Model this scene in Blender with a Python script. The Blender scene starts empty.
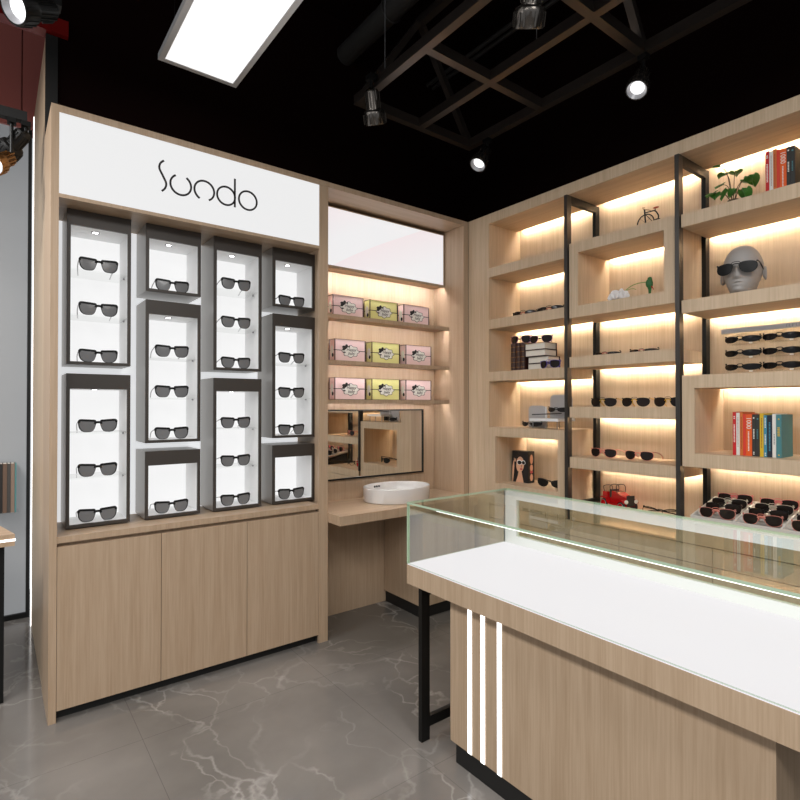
import bpy, bmesh, math, random
from mathutils import Vector, Matrix
PI = math.pi
random.seed(7)
scene = bpy.context.scene
COL = scene.collection
LOC = {}            # world location of every thing's Empty, so that its parts can be modelled in world coordinates

# ---------------------------------------------------------------- mesh builder
class MB:
    def __init__(self):
        self.bm = bmesh.new()
    def face(self, vs, mi=0):
        try:
            f = self.bm.faces.new(vs); f.material_index = mi; return f
        except ValueError:
            return None
    def box(self, x0, x1, y0, y1, z0, z1, mi=0, M=None):
        if x0 > x1: x0, x1 = x1, x0
        if y0 > y1: y0, y1 = y1, y0
        if z0 > z1: z0, z1 = z1, z0
        p = [(x0,y0,z0),(x1,y0,z0),(x1,y1,z0),(x0,y1,z0),(x0,y0,z1),(x1,y0,z1),(x1,y1,z1),(x0,y1,z1)]
        v = [self.bm.verts.new(M @ Vector(q) if M else q) for q in p]
        for q in ((0,3,2,1),(4,5,6,7),(0,1,5,4),(1,2,6,5),(2,3,7,6),(3,0,4,7)):
            self.face([v[i] for i in q], mi)
        return self
    def tube(self, pts, r, n=8, mi=0, closed=False, M=None):
        P = [Vector(p) for p in pts]
        if M: P = [M @ p for p in P]
        R = r if isinstance(r, (list, tuple)) else [r]*len(P)
        rings = []; ref = None; m = len(P)
        for i in range(m):
            if closed: d = P[(i+1) % m] - P[(i-1) % m]
            else: d = P[min(i+1, m-1)] - P[max(i-1, 0)]
            d = d.normalized() if d.length > 1e-9 else Vector((0,0,1))
            if ref is None:
                ref = Vector((0,0,1)) if abs(d.z) < .9 else Vector((1,0,0))
            a = ref - d*ref.dot(d)
            if a.length < 1e-6: a = d.orthogonal()
            a.normalize(); ref = a; b = d.cross(a)
            rings.append([self.bm.verts.new(P[i] + (a*math.cos(2*PI*k/n) + b*math.sin(2*PI*k/n))*R[i]) for k in range(n)])
        for i in range(m if closed else m-1):
            A, B = rings[i], rings[(i+1) % m]
            for k in range(n):
                self.face([A[k], A[(k+1) % n], B[(k+1) % n], B[k]], mi)
        if not closed:
            self.face(list(reversed(rings[0])), mi); self.face(rings[-1], mi)
        return self
    def lathe(self, prof, c=(0,0,0), n=24, mi=0, M=None, sx=1, sy=1, cap=True):
        rings = []
        for r, z in prof:
            ring = []
            for k in range(n if r > 1e-6 else 1):
                p = Vector((c[0]+r*sx*math.cos(2*PI*k/n), c[1]+r*sy*math.sin(2*PI*k/n), c[2]+z))
                ring.append(self.bm.verts.new(M @ p if M else p))
            rings.append(ring)
        for A, B in zip(rings, rings[1:]):
            for k in range(n):
                k2 = (k+1) % n
                if len(A) == 1 and len(B) == 1: break
                if len(A) == 1: self.face([A[0], B[k2], B[k]], mi)
                elif len(B) == 1: self.face([A[k], A[k2], B[0]], mi)
                else: self.face([A[k], A[k2], B[k2], B[k]], mi)
        if cap and len(rings[0]) > 1: self.face(list(reversed(rings[0])), mi)
        if cap and len(rings[-1]) > 1: self.face(rings[-1], mi)
        return self
    def prism(self, pts, o, u, v, w, t, mi=0):
        # outline pts (a,b) placed at o + a*u + b*v and thickened by t along w
        o, u, v, w = Vector(o), Vector(u), Vector(v), Vector(w)
        A = [self.bm.verts.new(o + u*a + v*b) for a, b in pts]
        B = [self.bm.verts.new(o + u*a + v*b + w*t) for a, b in pts]
        n = len(pts)
        self.face(list(reversed(A)), mi); self.face(B, mi)
        for i in range(n):
            self.face([A[i], A[(i+1) % n], B[(i+1) % n], B[i]], mi)
        return self
    def ball(self, c, rx, ry=None, rz=None, nu=16, nv=10, mi=0, M=None):
        ry = ry or rx; rz = rz or rx
        prof = [(math.sin(PI*i/nv), -math.cos(PI*i/nv)) for i in range(nv+1)]
        T = Matrix.Translation(c) @ Matrix.Diagonal((rx, ry, rz, 1))
        if M: T = M @ T
        return self.lathe([(max(r, 0) if 0 < i < nv else 0, z) for i, (r, z) in enumerate(prof)], n=nu, mi=mi, M=T)

def obj(name, m, mats, parent=None, bevel=0, smooth=False, auto=None):
    bm = m.bm
    if bevel:
        bmesh.ops.bevel(bm, geom=[e for e in bm.edges if e.is_manifold and e.calc_face_angle(0) > .5], offset=bevel, segments=2, affect='EDGES', clamp_overlap=True)
    bmesh.ops.recalc_face_normals(bm, faces=bm.faces)
    if parent is not None:
        L = LOC.get(parent.name)
        if L is not None:
            bmesh.ops.translate(bm, vec=-L, verts=bm.verts)
    me = bpy.data.meshes.new(name)
    if smooth:
        for f in bm.faces: f.smooth = True
        for e in bm.edges:
            if e.is_manifold and e.calc_face_angle(0) > .7: e.smooth = False
    bm.to_mesh(me); bm.free()
    for mm in (mats if isinstance(mats, (list, tuple)) else [mats]):
        me.materials.append(mm)
    o = bpy.data.objects.new(name, me); COL.objects.link(o)
    if parent is not None:
        o.parent = parent
        if parent.name in LOC: LOC[o.name] = LOC[parent.name]
    return o
def tag(o, label=None, cat=None, group=None, kind=None):
    if label: o['label'] = label
    if cat: o['category'] = cat
    if group: o['group'] = group
    if kind: o['kind'] = kind
    return o
def thing(name, label, cat, loc, group=None, rz=0):
    o = bpy.data.objects.new(name, None); COL.objects.link(o)
    o.empty_display_size = .05
    o.location = loc; o.rotation_euler = (0, 0, rz)
    tag(o, label, cat, group); LOC[o.name] = Vector(loc)
    return o
def local_thing(name, label, cat, loc, group=None, rz=0):      # parts modelled in the thing's own coordinates
    o = thing(name, label, cat, loc, group, rz); LOC[o.name] = Vector((0,0,0)); return o
def struct(name, m, mats, **k):
    o = obj(name, m, mats, **k); o['kind'] = 'structure'; return o
def kids(o): return [c for c in bpy.data.objects if c.parent == o]
def dup(root, loc, rz=None, label=None, group=None, rot=None):
    r = root.copy(); COL.objects.link(r); r.location = loc
    if rz is not None: r.rotation_euler = (0, 0, rz)
    if rot is not None: r.rotation_euler = rot
    if label: r['label'] = label
    if group: r['group'] = group
    for ch in kids(root):
        c = ch.copy(); COL.objects.link(c); c.parent = r
        for g in kids(ch):
            d = g.copy(); COL.objects.link(d); d.parent = c
    return r
def B(*a): return MB().box(*a)

# ---------------------------------------------------------------- materials
def lin(c): return tuple(((x/255)/12.92 if x/255 <= .04045 else ((x/255+.055)/1.055)**2.4) for x in c)
def mat(name, rgb, rough=.5, metal=0, emit=None, es=0, spec=.5, coat=0):
    m = bpy.data.materials.new(name); m.use_nodes = True
    b = m.node_tree.nodes['Principled BSDF']
    b.inputs['Base Color'].default_value = (*lin(rgb), 1)
    b.inputs['Roughness'].default_value = rough
    b.inputs['Metallic'].default_value = metal
    b.inputs['Specular IOR Level'].default_value = spec
    b.inputs['Coat Weight'].default_value = coat
    if emit:
        b.inputs['Emission Color'].default_value = (*lin(emit), 1)
        b.inputs['Emission Strength'].default_value = es
    return m
def N(m, t, **k):
    n = m.node_tree.nodes.new(t)
    for a, v in k.items(): setattr(n, a, v)
    return n
def L(m, a, b): m.node_tree.links.new(a, b)

def wood(name, c0, c1, rough=.42, horiz='x'):
    """light oak veneer: fine grain running vertically, or along one axis on the horizontal faces"""
    m = mat(name, c0, rough, spec=.35); nt = m.node_tree
    b = nt.nodes['Principled BSDF']
    geo = N(m, 'ShaderNodeNewGeometry')
    def grain(sx, sy, sz, sc):
        mp = N(m, 'ShaderNodeMapping'); mp.inputs['Scale'].default_value = (sx, sy, sz)
        L(m, geo.outputs['Position'], mp.inputs['Vector'])
        n = N(m, 'ShaderNodeTexNoise'); n.inputs['Scale'].default_value = sc
        n.inputs['Detail'].default_value = 4; n.inputs['Roughness'].default_value = .6
        L(m, mp.outputs['Vector'], n.inputs['Vector']); return n.outputs['Fac']
    def both(s):
        v = grain(1, 1, .03, s)
        h = grain(.03, 1, 1, s) if horiz == 'x' else grain(1, .03, 1, s)
        sep = N(m, 'ShaderNodeSeparateXYZ'); L(m, geo.outputs['True Normal'], sep.inputs[0])
        ab = N(m, 'ShaderNodeMath', operation='ABSOLUTE'); L(m, sep.outputs['Z'], ab.inputs[0])
        gt = N(m, 'ShaderNodeMath', operation='GREATER_THAN'); L(m, ab.outputs[0], gt.inputs[0]); gt.inputs[1].default_value = .52
        mx = N(m, 'ShaderNodeMix'); L(m, gt.outputs[0], mx.inputs['Factor'])
        L(m, v, mx.inputs['A']); L(m, h, mx.inputs['B']); return mx.outputs['Result']
    fine, coarse = both(150), both(30)
    add = N(m, 'ShaderNodeMath', operation='ADD'); L(m, fine, add.inputs[0]); L(m, coarse, add.inputs[1])
    r = N(m, 'ShaderNodeValToRGB'); L(m, add.outputs[0], r.inputs[0])
    hf = N(m, 'ShaderNodeMath', operation='MULTIPLY'); L(m, add.outputs[0], hf.inputs[0]); hf.inputs[1].default_value = .5
    L(m, hf.outputs[0], r.inputs[0])
    r.color_ramp.elements[0].position = .36; r.color_ramp.elements[0].color = (*lin(c1), 1)
    r.color_ramp.elements[1].position = .60; r.color_ramp.elements[1].color = (*lin(c0), 1)
    L(m, r.outputs[0], b.inputs['Base Color'])
    bp = N(m, 'ShaderNodeBump'); bp.inputs['Strength'].default_value = .04; bp.inputs['Distance'].default_value = .002
    L(m, fine, bp.inputs['Height']); L(m, bp.outputs[0], b.inputs['Normal'])
    return m

WOODX = wood('oak_veneer', (192,167,141), (176,150,123), horiz='x')
WOODY = wood('oak_veneer_shelf', (210,187,159), (192,168,139), horiz='y')
WOODC = wood('oak_veneer_counter', (190,166,140), (172,147,120), horiz='y')
BLACK = mat('black_metal', (15,15,14), .45, .0, spec=.3)
POST = mat('dark_brushed_metal', (66,63,60), .38, .5)
BLACKM = mat('black_matte', (20,19,18), .6)
STEEL = mat('dark_steel', (94,86,80), .33, .8)
BRONZE_BOX = mat('dark_bronze', (66,60,55), .45, .15)
BOXSIDE = mat('grey_bronze', (172,168,163), .34, .55)
WHITE = mat('white_lacquer', (236,236,236), .4)
SIGN = mat('lit_sign_acrylic', (40,40,40), .6, emit=(240,240,240), es=.96, spec=.2)
LIT = mat('lit_back_panel', (225,225,225), .5, emit=(244,246,248), es=.72)
BOXIN = mat('box_lining', (240,240,240), .5)
BOXLIT = mat('box_lit_back', (90,90,90), .6, emit=(246,246,246), es=.92)
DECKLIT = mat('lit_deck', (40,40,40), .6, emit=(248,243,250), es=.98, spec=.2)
LEDW = mat('led_warm', (255,240,210), .5, emit=(255,243,222), es=84)
LEDN = mat('led_warm_soft', (255,240,210), .5, emit=(252,250,250), es=78)
LEDT = mat('led_light_box', (255,240,210), .5, emit=(252,250,250), es=150)
LEDC = mat('led_white', (255,255,255), .5, emit=(255,255,255), es=2.2)
PANEL = mat('led_panel', (255,255,255), .5, emit=(247,248,249), es=.97)
LENS = mat('lamp_lens', (255,255,255), .4, emit=(255,255,255), es=1.3)
DLENS = mat('downlight_lens', (255,255,255), .4, emit=(255,255,255), es=30)
CHROME = mat('lamp_metal', (100,95,90), .22, .9)
BRASS = mat('lamp_bronze', (150,112,70), .3, .9)
REFLECTOR = mat('lamp_reflector', (190,190,194), .3, .3)
MIRROR = mat('mirror_silver', (228,226,222), .01, 1)
CERAMIC = mat('white_ceramic', (232,229,226), .18)
RIMGREY = mat('anodised_grey', (150,150,152), .4, .5)
CEIL = mat('black_paint', (17,5,4), .9, spec=.05)
PIPE = mat('dark_pipe_paint', (44,42,40), .6)
RED = mat('red_lacquer', (120,22,20), .25)
REDP = mat('red_panel', (188,112,104), .18)
GREYG = mat('partition_glass_added_glow', (140,141,142), .25, emit=(200,205,210), es=.22)  # faint glow added to brighten the wall where the lamps leave it dark
FRAMEB = mat('gloss_black', (14,13,13), .2, spec=.25)
FRAMEK = mat('black_acetate', (20,20,20), .4, spec=.2)
LENSG = mat('grey_lens', (122,122,123), .25)
LENSD = mat('dark_brown_lens', (34,26,23), .12, spec=.25)
TEMPLE = mat('pale_grey_temple', (196,196,198), .25)
GOLD = mat('gold_wire', (214,170,50), .3, .8)
ROSE = mat('rose_acetate', (205,128,112), .3)
PINKF = mat('pink_acetate', (214,110,112), .3)
PALEF = mat('pale_acetate', (196,190,172), .3)
PURPLE = mat('purple_acetate', (128,72,126), .3)
VIOLET = mat('violet_acetate', (84,68,168), .3)
GREYH = mat('grey_mannequin', (165,160,156), .45)
PAGES = mat('page_block', (232,226,214), .8)
LEATHER = mat('brown_leather', (48,17,11), .45)
GILT = mat('gilt', (120,84,40), .4, .4)
LEAF = mat('leaf_green', (62,118,44), .35)
LEAFD = mat('bird_green', (18,92,30), .4)
LEAFL = mat('stem_green', (96,140,60), .5)
STEMB = mat('stem_brown', (92,76,54), .6)
PETAL = mat('white_petal', (240,238,238), .6)
CARRED = mat('red_enamel', (190,16,22), .15, coat=.6)
RUST = mat('rust_leather', (150,62,32), .5)
CARD = mat('grey_card', (178,176,176), .6)
TRAYW = mat('tray_white', (226,222,214), .5)
TRAYG = mat('tray_felt', (205,202,198), .8)
SKIN = mat('printed_skin', (222,172,140), .5)
HAIR = mat('printed_hair', (26,16,14), .5)
LIP = mat('printed_lip', (190,70,76), .5)
BOXPINK = mat('pink_card', (240,210,208), .55)
BOXYEL = mat('yellow_card', (232,227,152), .55)
LABELW = mat('label_white', (232,230,222), .6)
INK = mat('black_ink', (22,18,18), .6)
INKR = mat('red_ink', (150,70,76), .6)
RIM_WHITE = mat('frame_white', (246,247,247), .35)

def glass(name, tint, ior=1.45):
    m = bpy.data.materials.new(name); m.use_nodes = True; nt = m.node_tree
    nt.nodes.remove(nt.nodes['Principled BSDF']); out = nt.nodes['Material Output']
    t = N(m, 'ShaderNodeBsdfTransparent'); t.inputs[0].default_value = (*tint, 1)
    g = N(m, 'ShaderNodeBsdfGlossy'); g.inputs['Roughness'].default_value = .02
    f = N(m, 'ShaderNodeFresnel'); f.inputs['IOR'].default_value = ior
    mx = N(m, 'ShaderNodeMixShader'); geo = N(m, 'ShaderNodeNewGeometry'); inv = N(m, 'ShaderNodeMath', operation='SUBTRACT'); inv.inputs[0].default_value = 1
    L(m, geo.outputs['Backfacing'], inv.inputs[1]); ml = N(m, 'ShaderNodeMath', operation='MULTIPLY'); L(m, inv.outputs[0], ml.inputs[0]); L(m, f.outputs[0], ml.inputs[1])
    L(m, ml.outputs[0], mx.inputs[0]); L(m, t.outputs[0], mx.inputs[1]); L(m, g.outputs[0], mx.inputs[2])
    L(m, mx.outputs[0], out.inputs['Surface']); return m
GLASS = glass('showcase_glass', (.972,.985,.960))
GLASSE = glass('showcase_end_glass', (.925,.955,.885), 2.9)
GLASSG = glass('green_showcase_glass', (.925,.950,.875), 1.75)
CLEAR = glass('clear_glass', (.985,.99,.985))
GEDGE = mat('green_glass_edge', (176,198,172), .3, spec=.6)

def floor_mat():
    m = mat('grey_marble_tile', (112,106,99), .13, spec=.5); b = m.node_tree.nodes['Principled BSDF']
    geo = N(m, 'ShaderNodeNewGeometry')
    n0 = N(m, 'ShaderNodeTexNoise'); n0.inputs['Scale'].default_value = 1.6; n0.inputs['Detail'].default_value = 6; L(m, geo.outputs['Position'], n0.inputs['Vector'])
    warp = N(m, 'ShaderNodeVectorMath', operation='MULTIPLY_ADD')
    L(m, n0.outputs['Color'], warp.inputs[0]); warp.inputs[1].default_value = (.9,.9,.9); L(m, geo.outputs['Position'], warp.inputs[2])
    def vein(scale, lo, hi, seed):
        mp = N(m, 'ShaderNodeMapping'); mp.inputs['Location'].default_value = (seed, seed*.7, 0); mp.inputs['Rotation'].default_value = (0,0,.6); mp.inputs['Scale'].default_value = (1, .55, 1)
        L(m, warp.outputs[0], mp.inputs['Vector'])
        v = N(m, 'ShaderNodeTexVoronoi', feature='DISTANCE_TO_EDGE'); v.inputs['Scale'].default_value = scale; L(m, mp.outputs[0], v.inputs['Vector'])
        r = N(m, 'ShaderNodeMapRange'); r.inputs['From Min'].default_value = lo; r.inputs['From Max'].default_value = hi
        r.inputs['To Min'].default_value = 1; r.inputs['To Max'].default_value = 0; L(m, v.outputs['Distance'], r.inputs['Value']); return r.outputs[0]
    v1, v2 = vein(1.7, .0, .022, 0), vein(4.3, 0, .035, 3.1)
    nb = N(m, 'ShaderNodeTexNoise'); nb.inputs['Scale'].default_value = 1.3; nb.inputs['Detail'].default_value = 8; L(m, geo.outputs['Position'], nb.inputs['Vector'])
    gate = N(m, 'ShaderNodeTexNoise'); gate.inputs['Scale'].default_value = 2.1; gate.inputs['Detail'].default_value = 3; L(m, warp.outputs[0], gate.inputs['Vector'])
    gr = N(m, 'ShaderNodeMapRange'); gr.inputs['From Min'].default_value = .42; gr.inputs['From Max'].default_value = .62; L(m, gate.outputs['Fac'], gr.inputs['Value'])
    ramp = N(m, 'ShaderNodeValToRGB'); L(m, nb.outputs['Fac'], ramp.inputs[0])
    ramp.color_ramp.elements[0].position = .36; ramp.color_ramp.elements[0].color = (*lin((103,99,95)), 1)
    ramp.color_ramp.elements[1].position = .66; ramp.color_ramp.elements[1].color = (*lin((131,126,121)), 1)
    a1 = N(m, 'ShaderNodeMath', operation='MULTIPLY'); L(m, v1, a1.inputs[0]); a1.inputs[1].default_value = .34
    a2 = N(m, 'ShaderNodeMath', operation='MULTIPLY'); L(m, v2, a2.inputs[0]); a2.inputs[1].default_value = .30
    s = N(m, 'ShaderNodeMath', operation='ADD'); L(m, a1.outputs[0], s.inputs[0]); L(m, a2.outputs[0], s.inputs[1])
    s2 = N(m, 'ShaderNodeMath', operation='MULTIPLY'); L(m, s.outputs[0], s2.inputs[0]); L(m, gr.outputs[0], s2.inputs[1])
    mx = N(m, 'ShaderNodeMix', data_type='RGBA'); L(m, s2.outputs[0], mx.inputs['Factor']); L(m, ramp.outputs[0], mx.inputs['A']); mx.inputs['B'].default_value = (*lin((196,192,187)), 1)
    # tile joints
    br = N(m, 'ShaderNodeTexBrick'); br.offset = 0; br.inputs['Scale'].default_value = 1; br.inputs['Mortar Size'].default_value = .0014
    br.inputs['Brick Width'].default_value = .8; br.inputs['Row Height'].default_value = .8
    br.inputs['Color1'].default_value = (1,1,1,1); br.inputs['Color2'].default_value = (1,1,1,1); br.inputs['Mortar'].default_value = (.72,.72,.72,1)
    mp2 = N(m, 'ShaderNodeMapping'); mp2.inputs['Location'].default_value = (.33,.13,0); L(m, geo.outputs['Position'], mp2.inputs['Vector']); L(m, mp2.outputs[0], br.inputs['Vector'])
    mul = N(m, 'ShaderNodeMix', data_type='RGBA', blend_type='MULTIPLY'); mul.inputs['Factor'].default_value = 1
    L(m, mx.outputs['Result'], mul.inputs['A']); L(m, br.outputs['Color'], mul.inputs['B'])
    L(m, mul.outputs['Result'], b.inputs['Base Color'])
    return m
FLOOR = floor_mat()
def pink_wave():
    m = mat('pink_wave_print', (90,90,90), .4); b = m.node_tree.nodes['Principled BSDF']
    geo = N(m, 'ShaderNodeNewGeometry')
    mp = N(m, 'ShaderNodeMapping'); mp.inputs['Rotation'].default_value = (0,.5,0); L(m, geo.outputs['Position'], mp.inputs['Vector'])
    w = N(m, 'ShaderNodeTexWave', wave_type='BANDS', bands_direction='Z', wave_profile='SAW'); w.inputs['Scale'].default_value = .9; w.inputs['Distortion'].default_value = 2.2; w.inputs['Detail'].default_value = 0; w.inputs['Detail Scale'].default_value = .7
    L(m, mp.outputs[0], w.inputs['Vector'])
    r = N(m, 'ShaderNodeValToRGB'); L(m, w.outputs['Fac'], r.inputs[0])
    r.color_ramp.elements[0].color = (*lin((243,242,243)), 1); r.color_ramp.elements[1].color = (*lin((245,233,235)), 1); r.color_ramp.elements[0].position = .35
    L(m, r.outputs[0], b.inputs['Emission Color']); b.inputs['Emission Strength'].default_value = .93
    return m
PRINT = pink_wave()

# ---------------------------------------------------------------- setting
struct('floor', B(-4, 4, -3, 4.6, -.05, 0), FLOOR)
struct('ceiling', B(-4, 4, -3, 4.6, 3.78, 3.86), CEIL)
struct('wall_back', B(.232, 3.1, 2.96, 3.06, 0, 3.78), CEIL)
struct('wall_right', B(2.90, 3.0, -3, 2.96, 0, 3.78), CEIL)
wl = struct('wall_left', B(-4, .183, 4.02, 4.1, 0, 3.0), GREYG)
struct('trim_1', MB().box(-4, .165, 4.0, 4.02, 0, .03).box(.165, .183, 4.0, 4.02, 0, 3.0), BLACK)
rp = MB()
for x0, x1 in ((-4, -1.1), (-1.094, .1265), (.1325, .4)): rp.box(x0, x1, 4.0, 4.1, 3.0, 3.78)
rp.box(-4, .4, 4.101, 4.12, 3.0, 3.78)
struct('wall_header', rp, REDP)
struct('beam', B(-2.5, .272, 2.93, 3.0, 3.028, 3.10), RED)
pw = MB().box(.185, .232, 2.955, 3.826, 0, 3.022)
struct('wall_partition', pw, WOODY)
struct('trim_2', B(.183, .232, 2.951, 2.955, 2.53, 3.022), BLACKM)
ls = obj('light_strip', B(.181, .200, 3.828, 3.842, .0, 3.01), LEDC)
tag(ls, 'tall white light strip on the far edge of the wooden partition wall', 'light')

# ---------------------------------------------------------------- display cabinet
dc = thing('display_cabinet', 'tall oak display cabinet with a lit white name sign and three plain doors', 'cabinet', (.83, 2.78, 0))
W = WOODX
obj('side_panel', B(.183, .211, 2.60, 2.95, 0, 2.54), W, dc, .001)
obj('side_panel', B(1.458, 1.476, 2.62, 2.95, 0, 2.51), W, dc)
obj('stile', B(1.421, 1.476, 2.60, 2.62, 0, 2.51), W, dc, .001)
obj('top_board', B(.211, 1.476, 2.60, 2.95, 2.511, 2.54), W, dc)
obj('header_board', B(.211, 1.421, 2.60, 2.95, 2.1585, 2.174), W, dc)
sg = obj('sign_panel', B(.211, 1.421, 2.603, 2.65, 2.174, 2.511), SIGN, dc)
# lettering: five thin stroke letters
lt = MB()
def stroke(pts):
    w = .0042
    P = [Vector((a, 0, b)) for a, b in pts]
    A, Bv = [], []
    for i, p in enumerate(P):
        d = (P[min(i+1, len(P)-1)] - P[max(i-1, 0)]).normalized(); n = Vector((-d.z, 0, d.x))*w
        A.append(p+n); Bv.append(p-n)
    va = [[lt.bm.verts.new((q.x, y, q.z)) for q in S] for S in (A, Bv) for y in (2.5985, 2.6031)]
    for i in range(len(P)-1):
        for a, b in ((0,2),(2,3),(3,1),(1,0)):
            lt.face([va[a][i], va[a][i+1], va[b][i+1], va[b][i]])
    for i in (0, -1): lt.face([va[0][i], va[2][i], va[3][i], va[1][i]])
def cr(pts, n=8):
    P = [pts[0]] + list(pts) + [pts[-1]]; out = []
    for i in range(1, len(P)-2):
        for k in range(n):
            t = k/n; q = []
            for j in range(len(P[0])):
                a, b, c, d = P[i-1][j], P[i][j], P[i+1][j], P[i+2][j]
                q.append(.5*(2*b + (c-a)*t + (2*a-5*b+4*c-d)*t*t + (3*b-a-3*c+d)*t**3))
            out.append(tuple(q))
    return out + [tuple(pts[-1])]
def arc(cx, cz, r, a0, a1, n=36): return [(cx + r*math.cos(a0+(a1-a0)*i/n), cz + r*math.sin(a0+(a1-a0)*i/n)) for i in range(n+1)]
R_ = math.radians
stroke(cr([(.617,2.421),(.602,2.405),(.598,2.381),(.613,2.350),(.627,2.320),(.623,2.296),(.609,2.279)]))
stroke(arc(.692, 2.327, .0465, R_(120), R_(418)))
stroke(arc(.800, 2.327, .0465, R_(-118), R_(-62+360-60+1)) if False else arc(.800, 2.327, .0465, R_(-62), R_(242)))
stroke(arc(.905, 2.327, .0445, 0, 2*PI)); stroke([(.9485, 2.281), (.9485, 2.422)])
stroke(arc(1.0155, 2.329, .0465, 0, 2*PI))
obj('lettering', lt, INK, sg)
obj('back_panel', B(.211, 1.458, 2.935, 2.955, .756, 2.1585), LIT, dc)
obj('countertop', B(.211, 1.421, 2.602, 2.935, .731, .757), W, dc)
for x0, x1 in ((.2125, .6128), (.6152, 1.0158), (1.0182, 1.4198)):
    obj('door', B(x0, x1, 2.602, 2.62, .046, .7155), W, dc, .001)
obj('carcass', MB().box(.211, 1.458, 2.66, 2.93, .045, .70), BLACKM, dc)
obj('finger_rail', B(.211, 1.421, 2.63, 2.66, .6, .731), W, dc)
obj('plinth', B(.211, 1.421, 2.64, 2.66, 0, .045), BLACKM, dc)

# display boxes -----------------------------------------------------
XC = [.252, .569, .887, 1.205]; BW = .2525; YF, YB = 2.72, 2.9345
TOP = 2.157
spec_ = [  # column, z0, z1, glasses base heights, words
 (0, 1.478, TOP, (1.903,1.703,1.493), 'tall upper box of the leftmost column'),
 (0, .763, 1.438, (1.177,.978,.777), 'tall lower box of the leftmost column'),
 (1, 1.838, TOP, (1.853,), 'short top box of the second column from left'),
 (1, 1.120, 1.798, (1.532,1.336,1.135), 'tall middle box of the second column from left'),
 (1, .763, 1.081, (.777,), 'short bottom box of the second column from left'),
 (2, 1.478, TOP, (1.903,1.703,1.493), 'tall upper box of the third column from left'),
 (2, .763, 1.438, (1.178,.980,.777), 'tall lower box of the third column from left'),
 (3, 1.838, TOP, (1.853,), 'short top box of the rightmost column'),
 (3, 1.120, 1.798, (1.534,1.340,1.135), 'tall middle box of the rightmost column'),
 (3, .763, 1.081, (.777,), 'short bottom box of the rightmost column')]
wayfarer_spots = []
for ci, z0, z1, gz, words_ in spec_:
    x0 = XC[ci]; x1 = x0 + BW; t = .0135
    top = .067
    bx = thing('display_box', 'dark bronze lit display box, the ' + words_, 'display box', ((x0+x1)/2, YB, z0), 'lit display boxes in the cabinet')
    h = MB()
    h.box(x0, x1, YF, YF+.012, z1-top, z1)                    # deep front header
    h.box(x0, x1, YF, YF+.012, z0, z0+t)
    h.box(x0, x0+t, YF, YF+.012, z0+t, z1-top); h.box(x1-t, x1, YF, YF+.012, z0+t, z1-top)
    obj('front_frame', h, BRONZE_BOX, bx)
    s_ = MB(); s_.box(x0, x0+.006, YF+.012, YB, z0, z1); s_.box(x1-.006, x1, YF+.012, YB, z0, z1)
    s_.box(x0+.006, x1-.006, YF+.012, YB, z1-.006, z1); s_.box(x0+.006, x1-.006, YF+.012, YB, z0, z0+.006)
    obj('casing', s_, BOXSIDE, bx)
    li = MB(); e = .006
    li.box(x0+e, x0+t, YF+.012, YB-.012, z0+e, z1-e); li.box(x1-t, x1-e, YF+.012, YB-.012, z0+e, z1-e)
    li.box(x0+t, x1-t, YF+.012, YB-.012, z0+e, z0+t); li.box(x0+t, x1-t, YF+.012, YB-.012, z1-top, z1-top+.01)
    obj('lining', li, BOXIN, bx)
    obj('lit_back', B(x0+e, x1-e, YB-.012, YB-.004, z0+e, z1-e), BOXLIT, bx)
    dl = obj('downlight', MB().lathe([(.0, 0), (.011, 0), (.011, .003), (0, .003)], ((x0+x1)/2-.01, YF+.07, z1-top-.002), 20), DLENS, bx)
    obj('downlight_ring', MB().lathe([(.012, 0), (.017, 0), (.017, .0025), (.012, .0025)], ((x0+x1)/2-.01, YF+.07, z1-top-.002), 20), RIMGREY, dl)
    for g in gz:
        if g > z0 + .05:
            sh = obj('glass_shelf', B(x0+t, x1-t, YF+.02, YB-.014, g-.006, g), CLEAR, bx)
            obj('shelf_pin', MB().box(x1-t-.006, x1-t, YF+.075, YF+.083, g-.012, g-.006).box(x0+t, x0+t+.006, YF+.075, YF+.083, g-.012, g-.006), RIMGREY, sh)
    for k, g in enumerate(gz):
        wayfarer_spots.append(((x0+x1)/2 + .0, g if g > z0+.05 else z0+t, words_, k, len(gz)))

# ---------------------------------------------------------------- sunglasses
def outline(style):
    if style == 'wayfarer':
        p = [(-.0245,.0150),(-.010,.0178),(.010,.0192),(.0285,.0195),(.0312,.011),(.0275,-.008),(.0165,-.0200),(.0005,-.0225),(-.0140,-.0190),(-.0222,-.004)]
    elif style == 'aviator':
        p = [(-.024,.012),(-.010,.018),(.012,.018),(.0275,.013),(.031,.0),(.0265,-.013),(.014,-.0215),(-.002,-.0225),(-.0165,-.015),(-.0235,-.001)]
    else:   # sporty narrow
        p = [(-.026,.008),(-.010,.0145),(.012,.016),(.029,.0125),(.034,.004),(.028,-.008),(.012,-.0155),(-.006,-.016),(-.020,-.010),(-.026,-.001)]
    if style == 'wrap': p = [(a, b*.72) for a, b in p]
    n = len(p); out = []
    for i in range(n):
        P = [p[(i-1) % n], p[i], p[(i+1) % n], p[(i+2) % n]]
        for k in range(4):
            t = k/4
            out.append(tuple(.5*(2*P[1][j] + (P[2][j]-P[0][j])*t + (2*P[0][j]-5*P[1][j]+4*P[2][j]-P[3][j])*t*t + (3*P[1][j]-P[0][j]-3*P[2][j]+P[3][j])*t**3) for j in (0,1)))
    return out
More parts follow.
